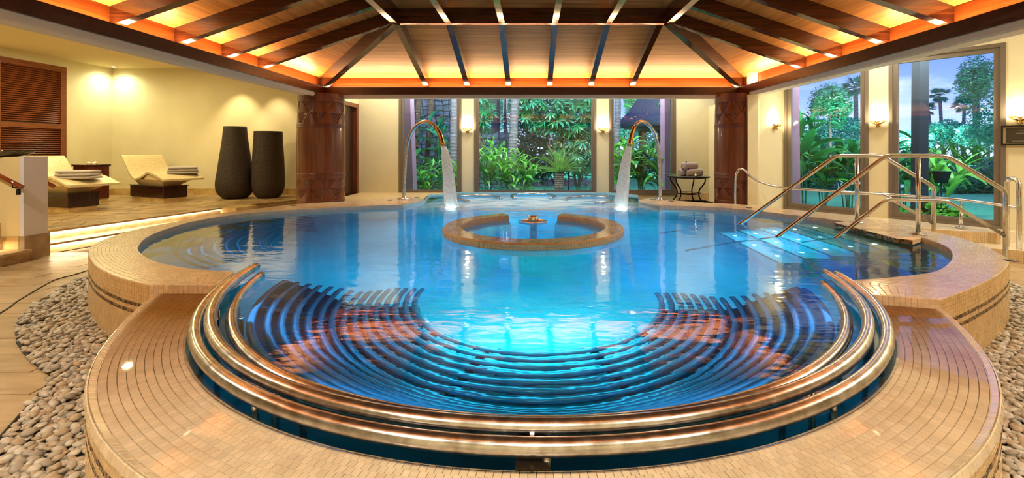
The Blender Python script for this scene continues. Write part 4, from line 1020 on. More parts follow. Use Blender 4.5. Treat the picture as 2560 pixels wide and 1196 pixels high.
Lv = Vector((-.906, .423, 0)); Wv = Vector((.423, .906, 0))
prof = crs([Vector((s, 0, z)) for s, z in ((0, .54), (.10, .56), (.35, .64), (.62, .70), (.74, .695), (.95, .61), (1.18, .545), (1.32, .555), (1.50, .68), (1.67, .88), (1.80, 1.03), (1.88, 1.09), (1.95, 1.085))], 60)
def lounger(loc, label, rz):
    t = thing('heated_lounger', label, 'lounger', loc, rz, 'tiled heated loungers')
    w = .86; mb = MB(); rings = []
    for i, p in enumerate(prof):
        th_ = .045
        rings.append([(p.x, 0, p.z - th_), (p.x, 0, p.z), (p.x, -w, p.z), (p.x, -w, p.z - th_)])
    mb.loft(rings); obj('shell', mb, M['lounger'], t)
    # sloping plaster block and boxed foot under the shell
    mb = MB(); mb.hexa([(.26, -.12, .38), (1.30, -.12, .38), (1.30, -.46, .38), (.26, -.46, .38), (.14, -.03, .53), (1.36, -.03, .51), (1.36, -w + .12, .51), (.14, -w + .12, .53)]); obj('support_block', mb, M['lounger_s'], t)
    mb = MB(); mb.hexa([(.22, -.02, .52), (.90, -.02, .52), (.90, -w + .02, .52), (.22, -w + .02, .52), (.40, -.02, .61), (.70, -.02, .65), (.70, -w + .02, .65), (.40, -w + .02, .61)]); obj('knee_block', mb, M['lounger_s'], t)
    mb = MB(); mb.bbox(.06, 1.50, -.52, -.02, .10, .37, .008); obj('wooden_base', mb, M['cab_dk'], t)
    mb = MB(); mb.bbox(.04, 1.52, -.54, 0, .365, .385, .006); obj('base_top', mb, M['cab_dk'], t)
    for k in range(3):
        mb = MB(); mb.box(.08 + .46 * k + .002, .08 + .46 * (k + 1) - .002, -.06, -.04, 0, .10); obj('plinth_stone', mb, M['stone_base'], t)
    mb = MB(); mb.box(.085, 1.46, -.50, -.062, 0, .10); obj('plinth', mb, M['stone_base'], t)
    return t
lounger((-8.41, 10.40, DECK), 'beige tiled heated lounger near the tall clay vases', PI - math.radians(25))
lounger((-8.86, 8.70, DECK), 'beige tiled heated lounger behind the white stair pier', PI - math.radians(18))
def folded_towel(loc, rz, tilt, label):
    t = thing('folded_towel', label, 'towel', loc, rz, 'folded towels on the loungers'); t.rotation_euler = (tilt, 0, rz)
    for k in range(3):
        mb = MB(); z0 = .058 * k; rings = []
        w_, d_ = .31 - .012 * k, .19 - .006 * k
        def rr_(x): 
            o_ = []
            for j in range(16):
                a_ = 2 * PI * j / 16; ca, sa = math.cos(a_), math.sin(a_)
                o_.append((x, d_ * abs(ca) ** .35 * (1 if ca > 0 else -1), z0 + .030 + .0295 * abs(sa) ** .5 * (1 if sa > 0 else -1)))
            return o_
        for x, s in ((-w_, .55), (-w_ + .015, .9), (-w_ + .05, 1), (0, 1.04), (w_ - .05, 1), (w_ - .015, .9), (w_, .55)):
            r_ = rr_(x); zc_ = z0 + .030; rings.append([(a, b * (.96 + .04 * s), zc_ + (c - zc_) * s) for a, b, c in r_])
        mb.loft(rings); obj('towel_fold', mb, M['towel'], t, smooth=True)
q = Vector((-8.41, 10.40, 0)) + Lv * .40 + Wv * .60
folded_towel((q.x, q.y, DECK + .64), math.atan2(Wv.y, Wv.x) - .5, 0, 'folded grey-white towel on the lounger by the vases')
q = Vector((-8.86, 8.70, 0)) + Lv * .42 + Wv * .30
folded_towel((q.x, q.y, DECK + .64), math.atan2(Wv.y, Wv.x) - .9, 0, 'folded grey-white towel on the lounger behind the pier')

cb = thing('side_cabinet', 'dark red wooden side cabinet between the two loungers', 'cabinet', (-10.11, 10.3, DECK), math.atan2(Lv.y, Lv.x))
mb = MB(); mb.bbox(0, .57, -.43, 0, .09, .85, .006); obj('body', mb, M['cab'], cb)
mb = MB(); mb.bbox(-.025, .595, -.455, .025, .85, .88, .005); obj('top', mb, M['cab_dk'], cb)
mb = MB(); mb.box(.02, .55, -.41, -.02, 0, .09); obj('plinth', mb, M['stone_base'], cb)
for k, (d_, lb) in enumerate(((.19, 'left glass tealight burning on the red side cabinet'), (.30, 'right glass tealight burning on the red side cabinet'))):
    q = Vector((-10.11, 10.3, DECK + .88)) + Lv * .28 + Wv * (d_ - .02) - Vector((.0, .0, 0))
    t = thing('tealight', lb, 'candle', tuple(q), 0, 'tealights on the cabinet')
    mb = MB(); mb.lathe([(.030, 0), (.042, .02), (.042, .04), (.032, .055), (.028, .055), (.036, .04), (.030, .012), (0, .012)], n=16); obj('glass_cup', mb, M['glassy'], t, smooth=True)
    mb = MB(); mb.lathe([(.0, .015), (.018, .025), (.016, .045), (0, .066)], n=8); obj('flame', mb, M['flame'], t, smooth=True)
    light('POINT', 'candle_light', (q.x, q.y, q.z + .08), .6, (1, .6, .25), .02)
def vase(loc, prof_, label):
    t = thing('floor_vase', label, 'vase', loc, 0, 'tall dark clay vases')
    mb = MB(); top = prof_[-1]; p_ = crs([Vector((r, 0, z)) for r, z in prof_], 40); pp = [(p.x, p.z) for p in p_] + [(top[0] - .03, top[1] - .002), (top[0] - .035, top[1] - .15), (top[0] - .05, top[1] - .5)]
    mb.lathe(pp, n=48); obj('body', mb, M['vase'], t, smooth=True)
vase((-7.50, 11.5, DECK), [(.24, 0), (.30, .04), (.363, .11), (.41, .22), (.425, .40), (.385, .70), (.336, 1.07), (.285, 1.45), (.252, 1.81)], 'taller dark clay floor vase with narrow tapering neck')
vase((-6.72, 11.6, DECK), [(.22, 0), (.27, .04), (.33, .13), (.369, .28), (.376, .47), (.362, .90), (.346, 1.17), (.33, 1.45), (.322, 1.69)], 'shorter dark clay floor vase with wide straight mouth')
# ceiling downlight
t = thing('recessed_downlight', 'small bright recessed spotlight in the lounge ceiling corner', 'lamp', (-11.07, 12.04, CZ))
mb = MB(); mb.lathe([(.075, -.002), (.075, -.012), (.05, -.012), (.045, -.002)], n=24, caps=False); obj('trim_ring', mb, M['white'], t, smooth=True)
mb = MB(); mb.lathe([(.045, -.010), (0, -.012)], n=16); obj('bulb', mb, simple('spot_bulb', (1, 1, .9), .5, emit=(1, .98, .8), es=30), t)

# ------------------------------------------------------------ stair wall at the far left
sw = struct('stair_wall')
mb = MB(); mb.box(-11.4, -7.0, 6.26, 6.56, 0, 1.43); obj('plaster_wall', mb, M['wall_y'], sw)
mb = MB(); mb.box(-7.04, -6.985, 6.255, 6.565, 0, 1.432); obj('pier_face', mb, M['pier'], sw)
mb = MB(); mb.box(-7.045, -6.965, 6.245, 6.58, 0, .335); obj('pier_plinth', mb, M['pier_stone'], sw)
mb = MB(); mb.box(-7.30, -7.04, 6.245, 6.26, .15, .335); obj('stringer_stone', mb, M['stone_base'], sw)
mb = MB(); mb.box(-7.9, -7.30, 6.245, 6.26, .3, .52); obj('stringer_stone', mb, M['stone_base'], sw)
for k in range(5):
    x1 = -6.86 - .36 * k; z = .16 * (k + 1)
    mb = MB(); mb.box(-9.2, x1 - .04, 4.9, 6.245, z - .16, z - .035); s_ = obj('stair_step', mb, M['trav'], sw)
    mb = MB(); mb.box(x1 - .5, x1, 4.9, 6.245, z - .035, z); obj('tread', mb, M['trav'], s_)
light('AREA', 'step_light', (-7.20, 5.6, .28), 4, (1, .82, .5), .03, 1.1)
t = thing('wooden_handrail', 'polished red handrail on the yellow stair wall', 'handrail', (-7.2, 6.2, 0))
a = P(57, 469, Y=6.16); b = P(-60, 410, Y=6.16)
mb = MB(); mb.tube([a, a + (b - a) * .01, b], [.018, .028, .028], 16); obj('rail', mb, M['handrail'], t, smooth=True, world=True)
c_ = a + (b - a) * .22
mb = MB(); mb.tube([c_ - Vector((0, 0, .02)), c_ + Vector((0, .0, -.07)), c_ + Vector((0, .1, -.09))], .008, 8); mb.lathe([(.025, a.z - .10), (.02, a.z - .02)], cx=c_.x + .08, cy=c_.y, n=10); obj('bracket', mb, M['iron'], t, smooth=True, world=True)
t = thing('wooden_handrail', 'polished red handrail end showing behind the white pier', 'handrail', (-7.3, 6.7, 0))
a = P(136, 467, Y=6.66); b = P(60, 428, Y=6.66)
mb = MB(); mb.tube([a, a + (b - a) * .02, b], [.018, .028, .028], 16); obj('rail', mb, M['handrail'], t, smooth=True, world=True)
c_ = a + (b - a) * .5; mb = MB(); mb.tube([c_ - Vector((0, 0, .02)), c_ - Vector((0, .04, .06)), (c_.x, 6.555, c_.z - .07)], .009, 8); obj('bracket', mb, M['iron'], t, smooth=True, world=True)
t = thing('candle_bowl', 'dark glazed shallow bowl on top of the stair wall', 'bowl', (-7.44, 6.40, 1.43))
mb = MB(); mb.lathe([(.13, 0), (.24, .02), (.30, .06), (.315, .085), (.30, .083), (.24, .035), (0, .03)], n=40); obj('bowl_body', mb, M['bowl'], t, smooth=True)
for k, x in enumerate((-7.56, -7.43)):
    q = (x, 6.38, 1.463); t = thing('candle', ('left' if k == 0 else 'right') + ' lit candle floating in the dark bowl', 'candle', q, 0, 'candles in the bowl')
    mb = MB(); mb.lathe([(.018, 0), (.018, .02), (0, .021)], n=10); obj('wax', mb, M['white'], t, smooth=True)
    mb = MB(); mb.lathe([(0, .022), (.009, .032), (.006, .045), (0, .058)], n=8); obj('flame', mb, M['flame'], t, smooth=True)

# ------------------------------------------------------------ towel table
tb = thing('side_table', 'round black iron side table between the window and carved column', 'table', (3.42, 9.95, DECK))
H = .65
mb = MB(); mb.lathe([(.0, H - .035), (.42, H - .035), (.445, H - .025), (.445, H - .004), (.42, H), (0, H)], n=48); obj('table_top', mb, M['iron'], tb, smooth=False)
mb = MB(); mb.lathe([(0, H), (.415, H + .001), (.415, H + .004), (0, H + .004)], n=48); obj('top_inlay', mb, noisy('mosaic_inlay', (.10, .11, .12), (.24, .25, .25), 30, rough=.25), tb)
for a in (PI * .30, PI * .80, PI * 1.18, PI * 1.72):
    pr = [(.40, H - .04), (.385, H - .12), (.33, H - .20), (.27, H - .27), (.245, .28), (.27, .19), (.34, .10), (.37, .04), (.375, 0)]
    pts = crs([Vector((r * math.cos(a), r * math.sin(a), z)) for r, z in pr], 26); mb = MB(); mb.tube(pts, .015, 8); obj('leg', mb, M['iron'], tb, smooth=True)
mb = MB(); mb.tube([(.25 * math.cos(2 * PI * k / 36), .25 * math.sin(2 * PI * k / 36), .28) for k in range(37)], .009, 6, caps=False); mb.tube([(.19 * math.cos(2 * PI * k / 36), .19 * math.sin(2 * PI * k / 36), .26) for k in range(37)], .006, 6, caps=False); obj('stretcher_ring', mb, M['iron'], tb, smooth=True)
def roll(loc, rz, L0, r, label):
    t = thing('rolled_towel', label, 'towel', loc, rz, 'rolled towels on the table')
    mb = MB(); rings = []
    for x, s in ((-L0 / 2, .93), (-L0 / 2 + .012, 1), (0, 1.02), (L0 / 2 - .012, 1), (L0 / 2, .93)): rings.append([(x, r * s * math.cos(2 * PI * j / 24), r + r * s * math.sin(2 * PI * j / 24)) for j in range(24)])
    mb.loft(rings); obj('roll', mb, M['towel'], t, smooth=True)
    mb = MB(); mb.tube([(-L0 / 2 - .002, (r * .12 + r * .75 * k / 50) * math.cos(k * .5), r + (r * .12 + r * .75 * k / 50) * math.sin(k * .5)) for k in range(51)], .0055, 6); obj('spiral_edge', mb, M['towel'], t, smooth=True)
zt = DECK + H + .004
roll((3.36, 9.98, zt), .55, .34, .078, 'white rolled towel, lower left of the pyramid on the table')
roll((3.52, 9.88, zt), .22, .36, .080, 'white rolled towel, lower right of the pyramid on the table')
roll((3.43, 9.92, zt + .132), .3, .34, .082, 'white rolled towel on top of the pyramid on the table')
def orchid(loc, label):
    t = thing('orchid_flower', label, 'flower', loc, 0, 'purple orchids on the towels')
    for k in range(5):
        a = 2 * PI * k / 5; mb = MB(); c, s = math.cos(a), math.sin(a)
        mb.loft([[(0, 0, 0), (0, .004, 0), (.001, 0, .002)], [(.014 * c - .008 * s, -.004, .014 * s + .008 * c), (.014 * c + .008 * s, -.002, .014 * s - .008 * c), (.014 * c, .004, .014 * s)], [(.026 * c, -.006, .026 * s), (.0265 * c, -.005, .026 * s), (.026 * c, -.004, .0262 * s)]]); obj('petal', mb, M['purple'], t)
orchid((3.25, 9.82, zt + .152), 'purple orchid tucked on the lower left towel'); orchid((3.36, 9.78, zt + .156), 'purple orchid tucked between the towels'); orchid((3.33, 9.83, zt + .305), 'purple orchid on the topmost towel')
t = thing('palm_leaf', 'green pointed leaf lying under the towels, overhanging the table', 'leaf', (3.2, 9.85, zt + .012))
for dz, dy in ((0, 0), (.012, .05)):
    mb = MB(); A = []; B = []
    for i in range(13):
        q_ = i / 12; w_ = .035 * math.sin(PI * min(1, q_ * .9 + .08)); z_ = .004 + dz + .05 * q_
        A.append(Vector((-.02 - .42 * q_, dy - w_, z_))); B.append(Vector((-.02 - .42 * q_, dy + w_, z_ + .006)))
    ruled(mb, A, B); obj('blade', mb, M['leaf_ginger'], t, smooth=True)
t = thing('oil_candle', 'tiny copper candle burning in front of the rolled towels', 'candle', (3.46, 9.62, zt))
mb = MB(); mb.lathe([(.012, 0), (.035, .012), (.04, .025), (.034, .022), (0, .014)], n=16); obj('dish', mb, M['brass'], t, smooth=True)
mb = MB(); mb.lathe([(0, .02), (.010, .03), (.008, .05), (0, .065)], n=8); obj('flame', mb, M['flame'], t, smooth=True)

# ------------------------------------------------------------ the garden outside
GZ = .08
lawn = MB(); lawn.poly([(-60, 12.8, GZ), (-4.0, 12.8, GZ), (-4.0, 11.28, GZ), (4.5, 11.28, GZ), (5.4, 9.6, GZ), (10.9, 3.1, GZ), (90, 3.1, GZ), (90, 120, GZ), (-60, 120, GZ)])
lw = obj('lawn', lawn, M['lawn']); tag(lw, 'bright green lawn outside all the garden windows', 'grass', kind='stuff')
GX = lambda px, Y: (px - 1330) * Y / FPX
GZy = lambda py, Y: EYE + (374 - py) * Y / FPX
def leaf_mesh(L, w, droop=.5, fold=.25, n=7, seed=0, tip=1.0, mat=None, wave=0):
    rnd = random.Random(seed); mb = MB(); A = []; Bm = []; D = []; ang = rnd.uniform(.0, .25); x = z = 0
    for i in range(n + 1):
        q = i / n; ww = w * .5 * (math.sin(PI * (q ** .75) * .985 + .03)) ** .8 * (1 - .1 * q); ww = max(ww, .002)
        f = fold * ww; y_ = wave * math.sin(q * 5 + seed)
        A.append(Vector((x, y_ - ww, z + f))); Bm.append(Vector((x, y_, z))); D.append(Vector((x, y_ + ww, z + f)))
        x += L / n * math.cos(ang); z += L / n * math.sin(ang); ang -= droop / n * (1 + q)
    ruled(mb, A, Bm); ruled(mb, Bm, D); me = mb.mesh('leaf', True); me.materials.append(mat); return me
LIB = {}
def lib(key, L, w, droop, mat, n=5, **k):
    kk = (key, mat.name)
    if kk not in LIB: LIB[kk] = [leaf_mesh(L * (.85 + .1 * i), w * (.9 + .07 * i), droop * (.6 + .35 * i), seed=i, mat=mat, **k) for i in range(n)]
    return LIB[kk]
def ginger(label, loc, h=1.6, stems=7, spread=.55, L=.42, w=.075, mat='leaf_ginger', nl=9, seed=0, group='ginger plants outside the windows', stemr=.010, lean=.5, name='ginger_plant', droop=.9, start=.3):
    rnd = random.Random(seed); t = thing(name, label, 'plant', (loc[0], loc[1], GZ), 0, group)
    lv_ = lib('g%.2f_%.2f' % (L, w), L, w, droop, M[mat])
    for s in range(stems):
        a = 2 * PI * s / stems + rnd.uniform(-.5, .5); hh = h * rnd.uniform(.7, 1.05); r0 = rnd.uniform(.02, .2) * spread; r1 = spread * rnd.uniform(.5, 1.1) * lean * 2
        pts = [Vector(((r0 + (r1 - r0) * q ** 1.7) * math.cos(a), (r0 + (r1 - r0) * q ** 1.7) * math.sin(a), hh * (q - .12 * q * q))) for q in [i / 7 for i in range(8)]]
        mb = MB(); mb.tube(pts, [stemr * (1 - .5 * i / 7) for i in range(8)], 5); obj('stem', mb, M['leaf_dark'], t, smooth=True)
        az = rnd.uniform(0, PI)
        for k in range(nl):
            q = start + (1 - start) * k / (nl - 1); f = q * 7; i = min(6, int(f)); p = pts[i].lerp(pts[i + 1], f - i); d = (pts[i + 1] - pts[i]).normalized()
            sd = 1 if k % 2 else -1; az2 = az + rnd.uniform(-.45, .45) + (0 if sd > 0 else PI)
            el = rnd.uniform(.35, .85) + .35 * q; o = link('leaf', rnd.choice(lv_), None, t, loc=p)
            o.rotation_euler = (rnd.uniform(-.5, .5), -el, az2); sc_ = rnd.uniform(.75, 1.15) * (.75 + .35 * math.sin(PI * q)); o.scale = (sc_, sc_, sc_)
    return t
def crown(label, loc, r, n, mat, leaf=.09, trunk=None, name='garden_tree', cat='tree', group=None, seed=0, tr=.08, lumps=7, gap=0, th='bark_b'):
    """trunk plus a crown of many separate small leaves gathered in lumps"""
    rnd = random.Random(seed); t = thing(name, label, cat, (loc[0], loc[1], GZ), 0, group); mb = MB()
    cen_ = [(Vector((0, 0, 0)), 1.0)] + [(Vector((rnd.uniform(-.75, .75) * r[0], rnd.uniform(-.6, .6) * r[1], rnd.uniform(-.7, .75) * r[2])), rnd.uniform(.38, .6)) for _ in range(lumps)]
    zc_ = loc[2] - GZ
    for i in range(n):
        c_, k = rnd.choice(cen_ + cen_[:1] * 2); d = Vector((rnd.gauss(0, 1), rnd.gauss(0, 1), rnd.gauss(0, 1))).normalized(); rad_ = rnd.uniform(.72, 1.04) * k
        p = c_ + Vector((d.x * r[0] * rad_, d.y * r[1] * rad_, d.z * r[2] * rad_)); p.z += zc_
        if p.z < .02: continue
        a = Vector((rnd.gauss(0, 1), rnd.gauss(0, 1), rnd.gauss(0, .6))).normalized(); b = (d.cross(a) + d * rnd.uniform(-.4, .4)).normalized(); s = leaf * rnd.uniform(.6, 1.3)
        mb.quad(p - a * s, p - b * s * .42, p + a * s, p + b * s * .42)
    o = obj('foliage', mb, M[mat], t); o['kind'] = 'stuff'
    if trunk is not None:
        m2 = MB(); m2.tube([(0, 0, 0), (.04 * r[0], 0, zc_ * .5), (0, .05, zc_ + r[2] * .3)], [tr * 1.2, tr, tr * .5], 10); obj('trunk', m2, M[th], t, smooth=True)
    return t
def trunk_rings(x0, y0, x1, y1, z0, z1, r, mat, parent, name='trunk', n=60):
    mb = MB(); mb.tube([(x0 + (x1 - x0) * i / n, y0 + (y1 - y0) * i / n, z0 + (z1 - z0) * i / n) for i in range(n + 1)], [r * (1.0 + (.07 if i % 2 else -.03)) for i in range(n + 1)], 12); return obj(name, mb, mat, parent, smooth=False, world=True)
# fan palms
def fan_mesh():
    mb = MB(); mb.tube([(0, 0, 0), (.45, 0, .03)], .012, 4)
    for k in range(15):
        a = (k - 7) / 7 * 1.5; l = .62 * (1 - .15 * abs(a) / 1.5); c, s = math.cos(a), math.sin(a)
        mb.poly([(.45, 0, .03), (.45 + l * .5 * c - .035 * s, l * .5 * s + .035 * c, .04), (.45 + l * c, l * s, -.10), (.45 + l * .5 * c + .035 * s, l * .5 * s - .035 * c, .02)])
    me = mb.mesh('frond'); me.materials.append(M['leaf_palm']); return me
FAN = fan_mesh()
def fan_palm(label, px, py, Y, scale=1.5, seed=0, lean=0, tr=.18):
    rnd = random.Random(seed); x, z = GX(px, Y), GZy(py, Y); t = thing('fan_palm', label, 'palm', (x, Y, GZ), 0, 'fan palms against the sky')
    trunk_rings(x + lean, Y, x, Y, GZ, z, tr, M['bark'], t, n=40)
    for k in range(34):
        el = rnd.uniform(-.9, 1.2); o = link('frond', FAN, None, t, loc=(0, 0, z - GZ + .1)); o.rotation_euler = (rnd.uniform(-.3, .3), -el, rnd.uniform(0, 2 * PI)); s = scale * rnd.uniform(.85, 1.1) * (1 if el > -.3 else .8); o.scale = (s, s, s)
for a in (('fan palm in the right window, tallest of those in the middle', 2350, 243, 60, 1.5, 1, .4), ('fan palm in the right window, shorter one beside the dark post', 2320, 277, 60, 1.2, 2, 1.0), ('fan palm in the right window, left of the big round tree', 2411, 266, 60, 1.5, 3, -.3),
          ('fan palm half hidden behind the bare trunk', 2436, 240, 66, 1.5, 4, 0), ('fan palm in the narrow right-hand window', 2139, 222, 42, 1.35, 5, .1)): fan_palm(a[0], a[1], a[2], a[3], a[4], a[5], a[6])
t = thing('bare_trunk', 'tall bare dark trunk between the palms and the round tree', 'tree', (GX(2436, 50), 50, GZ)); trunk_rings(GX(2444, 50), 50, GX(2431, 50), 50, GZ, GZy(187, 50), .16, M['bark_b'], t)
t = thing('bare_trunk', 'shorter bare trunk beside the tall dark one', 'tree', (GX(2444, 52), 52, GZ)); trunk_rings(GX(2450, 52), 52, GX(2443, 52), 52, GZ, GZy(208, 52), .13, M['bark_b'], t)
# broadleaf trees
crown('large round dark green tree at the right edge of the right window', (GX(2500, 34), 34, GZy(250, 34)), (2.5, 2, 3.0), 9000, 'leaf_teal', .11, 1, seed=1)
crown('round dark leafy tree in the narrow right-hand window', (GX(2074, 26), 26, GZy(265, 26)), (1.15, 1, 1.35), 5200, 'leaf_dark', .085, 1, seed=2)
crown('bluish spreading tree low behind the fan palms', (GX(2352, 48), 48, GZy(338, 48)), (2.1, 1.5, 1.1), 3600, 'leaf_far', .15, 1, seed=3, group='distant trees')
crown('dense tree low between two fan palms', (GX(2392, 50), 50, GZy(332, 50)), (1.6, 1.5, 1.3), 3000, 'leaf_far', .15, 1, seed=4, group='distant trees')
crown('pale bushy tree low beside the dark post', (GX(2282, 44), 44, GZy(352, 44)), (1.8, 1.4, 1.0), 2600, 'leaf_far', .15, 1, seed=5, group='distant trees')
crown('low tree beneath the large round tree', (GX(2470, 40), 40, GZy(345, 40)), (2.0, 1.4, 1.3), 3200, 'leaf_far', .13, 1, seed=6, group='distant trees')
crown('low pale tree beneath the round tree of the narrow window', (GX(2060, 36), 36, GZy(340, 36)), (2.4, 1.4, 1.4), 3600, 'leaf_far', .13, 1, seed=7, group='distant trees')
crown('pale tree behind the narrow window palm', (GX(2140, 38), 38, GZy(345, 38)), (1.8, 1.4, 1.5), 2600, 'leaf_far', .13, 1, seed=8, group='distant trees')
crown('ivy-clad tree beside the thatched roof', (GX(1581, 26), 26, GZy(255, 26)), (.50, .6, 1.2), 3200, 'leaf_deep', .07, 1, seed=9)
crown('low tree left of the thatched gazebo', (GX(1560, 28), 28, GZy(330, 28)), (1.0, 1, .9), 2200, 'leaf_far', .10, 1, seed=10, group='distant trees')
crown('low tree behind the gazebo posts', (GX(1640, 30), 30, GZy(340, 30)), (1.7, 1, 1.1), 2600, 'leaf_far', .10, 1, seed=11, group='distant trees')
crown('bright tree far behind the middle window palms', (GX(1240, 34), 34, GZy(285, 34)), (2.3, 1.4, 2.2), 6000, 'leaf_far', .13, 1, seed=12, group='distant trees')
crown('dark tree mass behind the umbrella-leaved shrub', (GX(1400, 19), 19, GZy(320, 19)), (2.1, 1.0, 2.5), 12000, 'leaf_dark', .10, 1, seed=13)
crown('leafy mass behind the stone wall of the left window', (GX(1030, 15.5), 15.5, GZy(300, 15.5)), (.35, .5, .9), 1200, 'leaf_teal', .10, 1, seed=14)
# clipped shrubs and ferns
sh = [('rounded shrub in the hedge beyond the lawn', 2440, 455, 15.6, .75, .5), ('dark shrub in the hedge beyond the lawn', 2395, 462, 15.2, .6, .4), ('shrub in the hedge behind the white sunbed', 2300, 450, 16, .9, .55), ('shrub in the hedge at the window edge', 2492, 462, 15.0, .7, .42),
      ('shrub beyond the lawn in the narrow window', 2095, 462, 16.5, 1.0, .45), ('shrub beyond the lawn, left in the narrow window', 2010, 455, 17, 1.0, .5), ('shrub behind the white sunbed in the narrow window', 2150, 448, 17.5, .9, .6)]
for i, (lb, px, py, Y, rx, rz) in enumerate(sh): crown(lb, (GX(px, Y), Y, GZ + rz * .8), (rx, .5, rz), 3000, 'leaf_dark' if i % 2 else 'leaf_teal', .07, name='shrub', cat='shrub', group='hedge shrubs', seed=30 + i, lumps=4)
def fern(label, x, y, r, n, seed, mat='leaf_dark'):
    rnd = random.Random(seed); t = thing('fern', label, 'fern', (x, y, GZ), 0, 'low ferns under the windows')
    key = ('fern', mat)
    if key not in LIB:
        mb = MB(); A = []
        for i in range(14):
            q = i / 13; c_ = Vector((.42 * q, 0, .22 * q - .22 * q * q)); w_ = .075 * math.sin(PI * min(1, q * .85 + .1))
            for s in (-1, 1): mb.quad(c_, c_ + Vector((.014, s * w_ * .5, .005)), c_ + Vector((.02, s * w_, -.01)), c_ + Vector((-.006, s * w_ * .5, 0)))
        me = mb.mesh('frond'); me.materials.append(M[mat]); LIB[key] = me
    for k in range(n):
        o = link('frond', LIB[key], None, t); s = r / .42 * rnd.uniform(.7, 1.15); o.scale = (s, s, s); o.rotation_euler = (0, -rnd.uniform(.3, 1.25), rnd.uniform(0, 2 * PI))
for i, (lb, px, Y, r) in enumerate((('dark fern at the foot of the left half of the middle window', 1235, 12.1, .55), ('dark fern under the ginger in the middle window', 1290, 12.2, .55), ('dark fern left of the sago trunk', 1372, 12.5, .42), ('dark fern right of the sago trunk', 1428, 12.4, .42), ('dark fern in the right corner of the middle window', 1462, 12.6, .5), ('dark fern at the left corner of the middle window', 1205, 12.5, .5),
                                    ('small fern at the left of the narrow right-hand window', 2040, 9.6, .3), ('fern under the gazebo window', 1600, 12.3, .4))): fern(lb, GX(px, Y), Y, r, 34, 50 + i)
# ginger clumps
gg = [('bright ginger clump at the left of the middle window', 1222, 12.7, 1.95, 9, .50, .50, .085, 'leaf_ginger'), ('bright ginger clump beside the palm trunk, middle window', 1272, 12.6, 1.70, 9, .50, .48, .085, 'leaf_ginger'), ('low bright ginger clump left of the glass joint', 1318, 12.5, 1.35, 8, .42, .46, .085, 'leaf_ginger'),
      ('deep green ginger behind the bright ones, middle window', 1250, 13.8, 1.8, 8, .5, .45, .08, 'leaf_deep'),
      ('ginger clump low in the left window', 1072, 12.5, 1.15, 7, .42, .42, .085, 'leaf_ginger'), ('ginger clump at the right edge of the left window', 1136, 12.5, 1.25, 7, .36, .42, .085, 'leaf_ginger'), ('deep green ginger behind the left spout', 1045, 13.6, 1.2, 6, .4, .4, .08, 'leaf_deep'),
      ('large ginger clump left in the gazebo window', 1556, 12.6, 1.95, 8, .42, .60, .13, 'leaf_ginger'), ('large ginger clump in the centre of the gazebo window', 1604, 12.8, 1.85, 9, .45, .60, .13, 'leaf_deep'), ('large bright ginger clump right in the gazebo window', 1650, 12.5, 1.95, 8, .42, .62, .12, 'leaf_ginger'),
      ('ginger growing beyond the hedge, right window centre', 2395, 17.5, 1.9, 9, .9, .70, .10, 'leaf_ginger'), ('ginger growing beyond the hedge, right window edge', 2468, 17.0, 1.9, 9, .9, .70, .10, 'leaf_ginger'), ('ginger growing beyond the hedge by the dark post', 2320, 18.0, 1.8, 9, .9, .65, .10, 'leaf_ginger'), ('ginger growing far left beyond the hedge, right window', 2262, 18.5, 1.8, 9, .9, .65, .10, 'leaf_deep'),
      ('ginger growing beyond the lawn in the narrow window', 2095, 18.5, 1.9, 9, .9, .65, .10, 'leaf_teal'), ('ginger beyond the lawn, right in the narrow window', 2150, 18.8, 1.9, 8, .9, .65, .10, 'leaf_ginger')]
for i, (lb, px, Y, h, st_, sp, L, w, mt) in enumerate(gg): ginger(lb, (GX(px, Y), Y), h, st_, sp, L, w, mt, seed=60 + i, lean=.45)
# tall broad-leaved plants just outside the right windows
bgl = [('tall broad-leaved plant at the left of the narrow right-hand window', 2010, 10.5, 2.65, 6, .5, .95, .21, 'leaf_deep', 3), ('broad-leaved plant in the middle of the narrow window', 2060, 10.6, 1.55, 6, .5, .70, .16, 'leaf_ginger', 4), ('broad-leaved plant at the right of the narrow window', 2120, 10.4, 1.8, 5, .55, .80, .17, 'leaf_deep', 5),
       ('broad-leaved plant at the left edge of the right window', 2252, 9.5, 1.85, 6, .45, .72, .15, 'leaf_deep', 6), ('broad-leaved plant leaning across the right window', 2345, 9.3, 1.40, 6, .55, .85, .13, 'leaf_ginger', 7)]
for lb, px, Y, h, st_, sp, L, w, mt, sd in bgl: ginger(lb, (GX(px, Y), Y), h, st_, sp, L, w, mt, nl=6, seed=90 + sd, group='broad-leaved plants outside the right windows', stemr=.016, name='broadleaf_plant', lean=.4, droop=.8, start=.45)
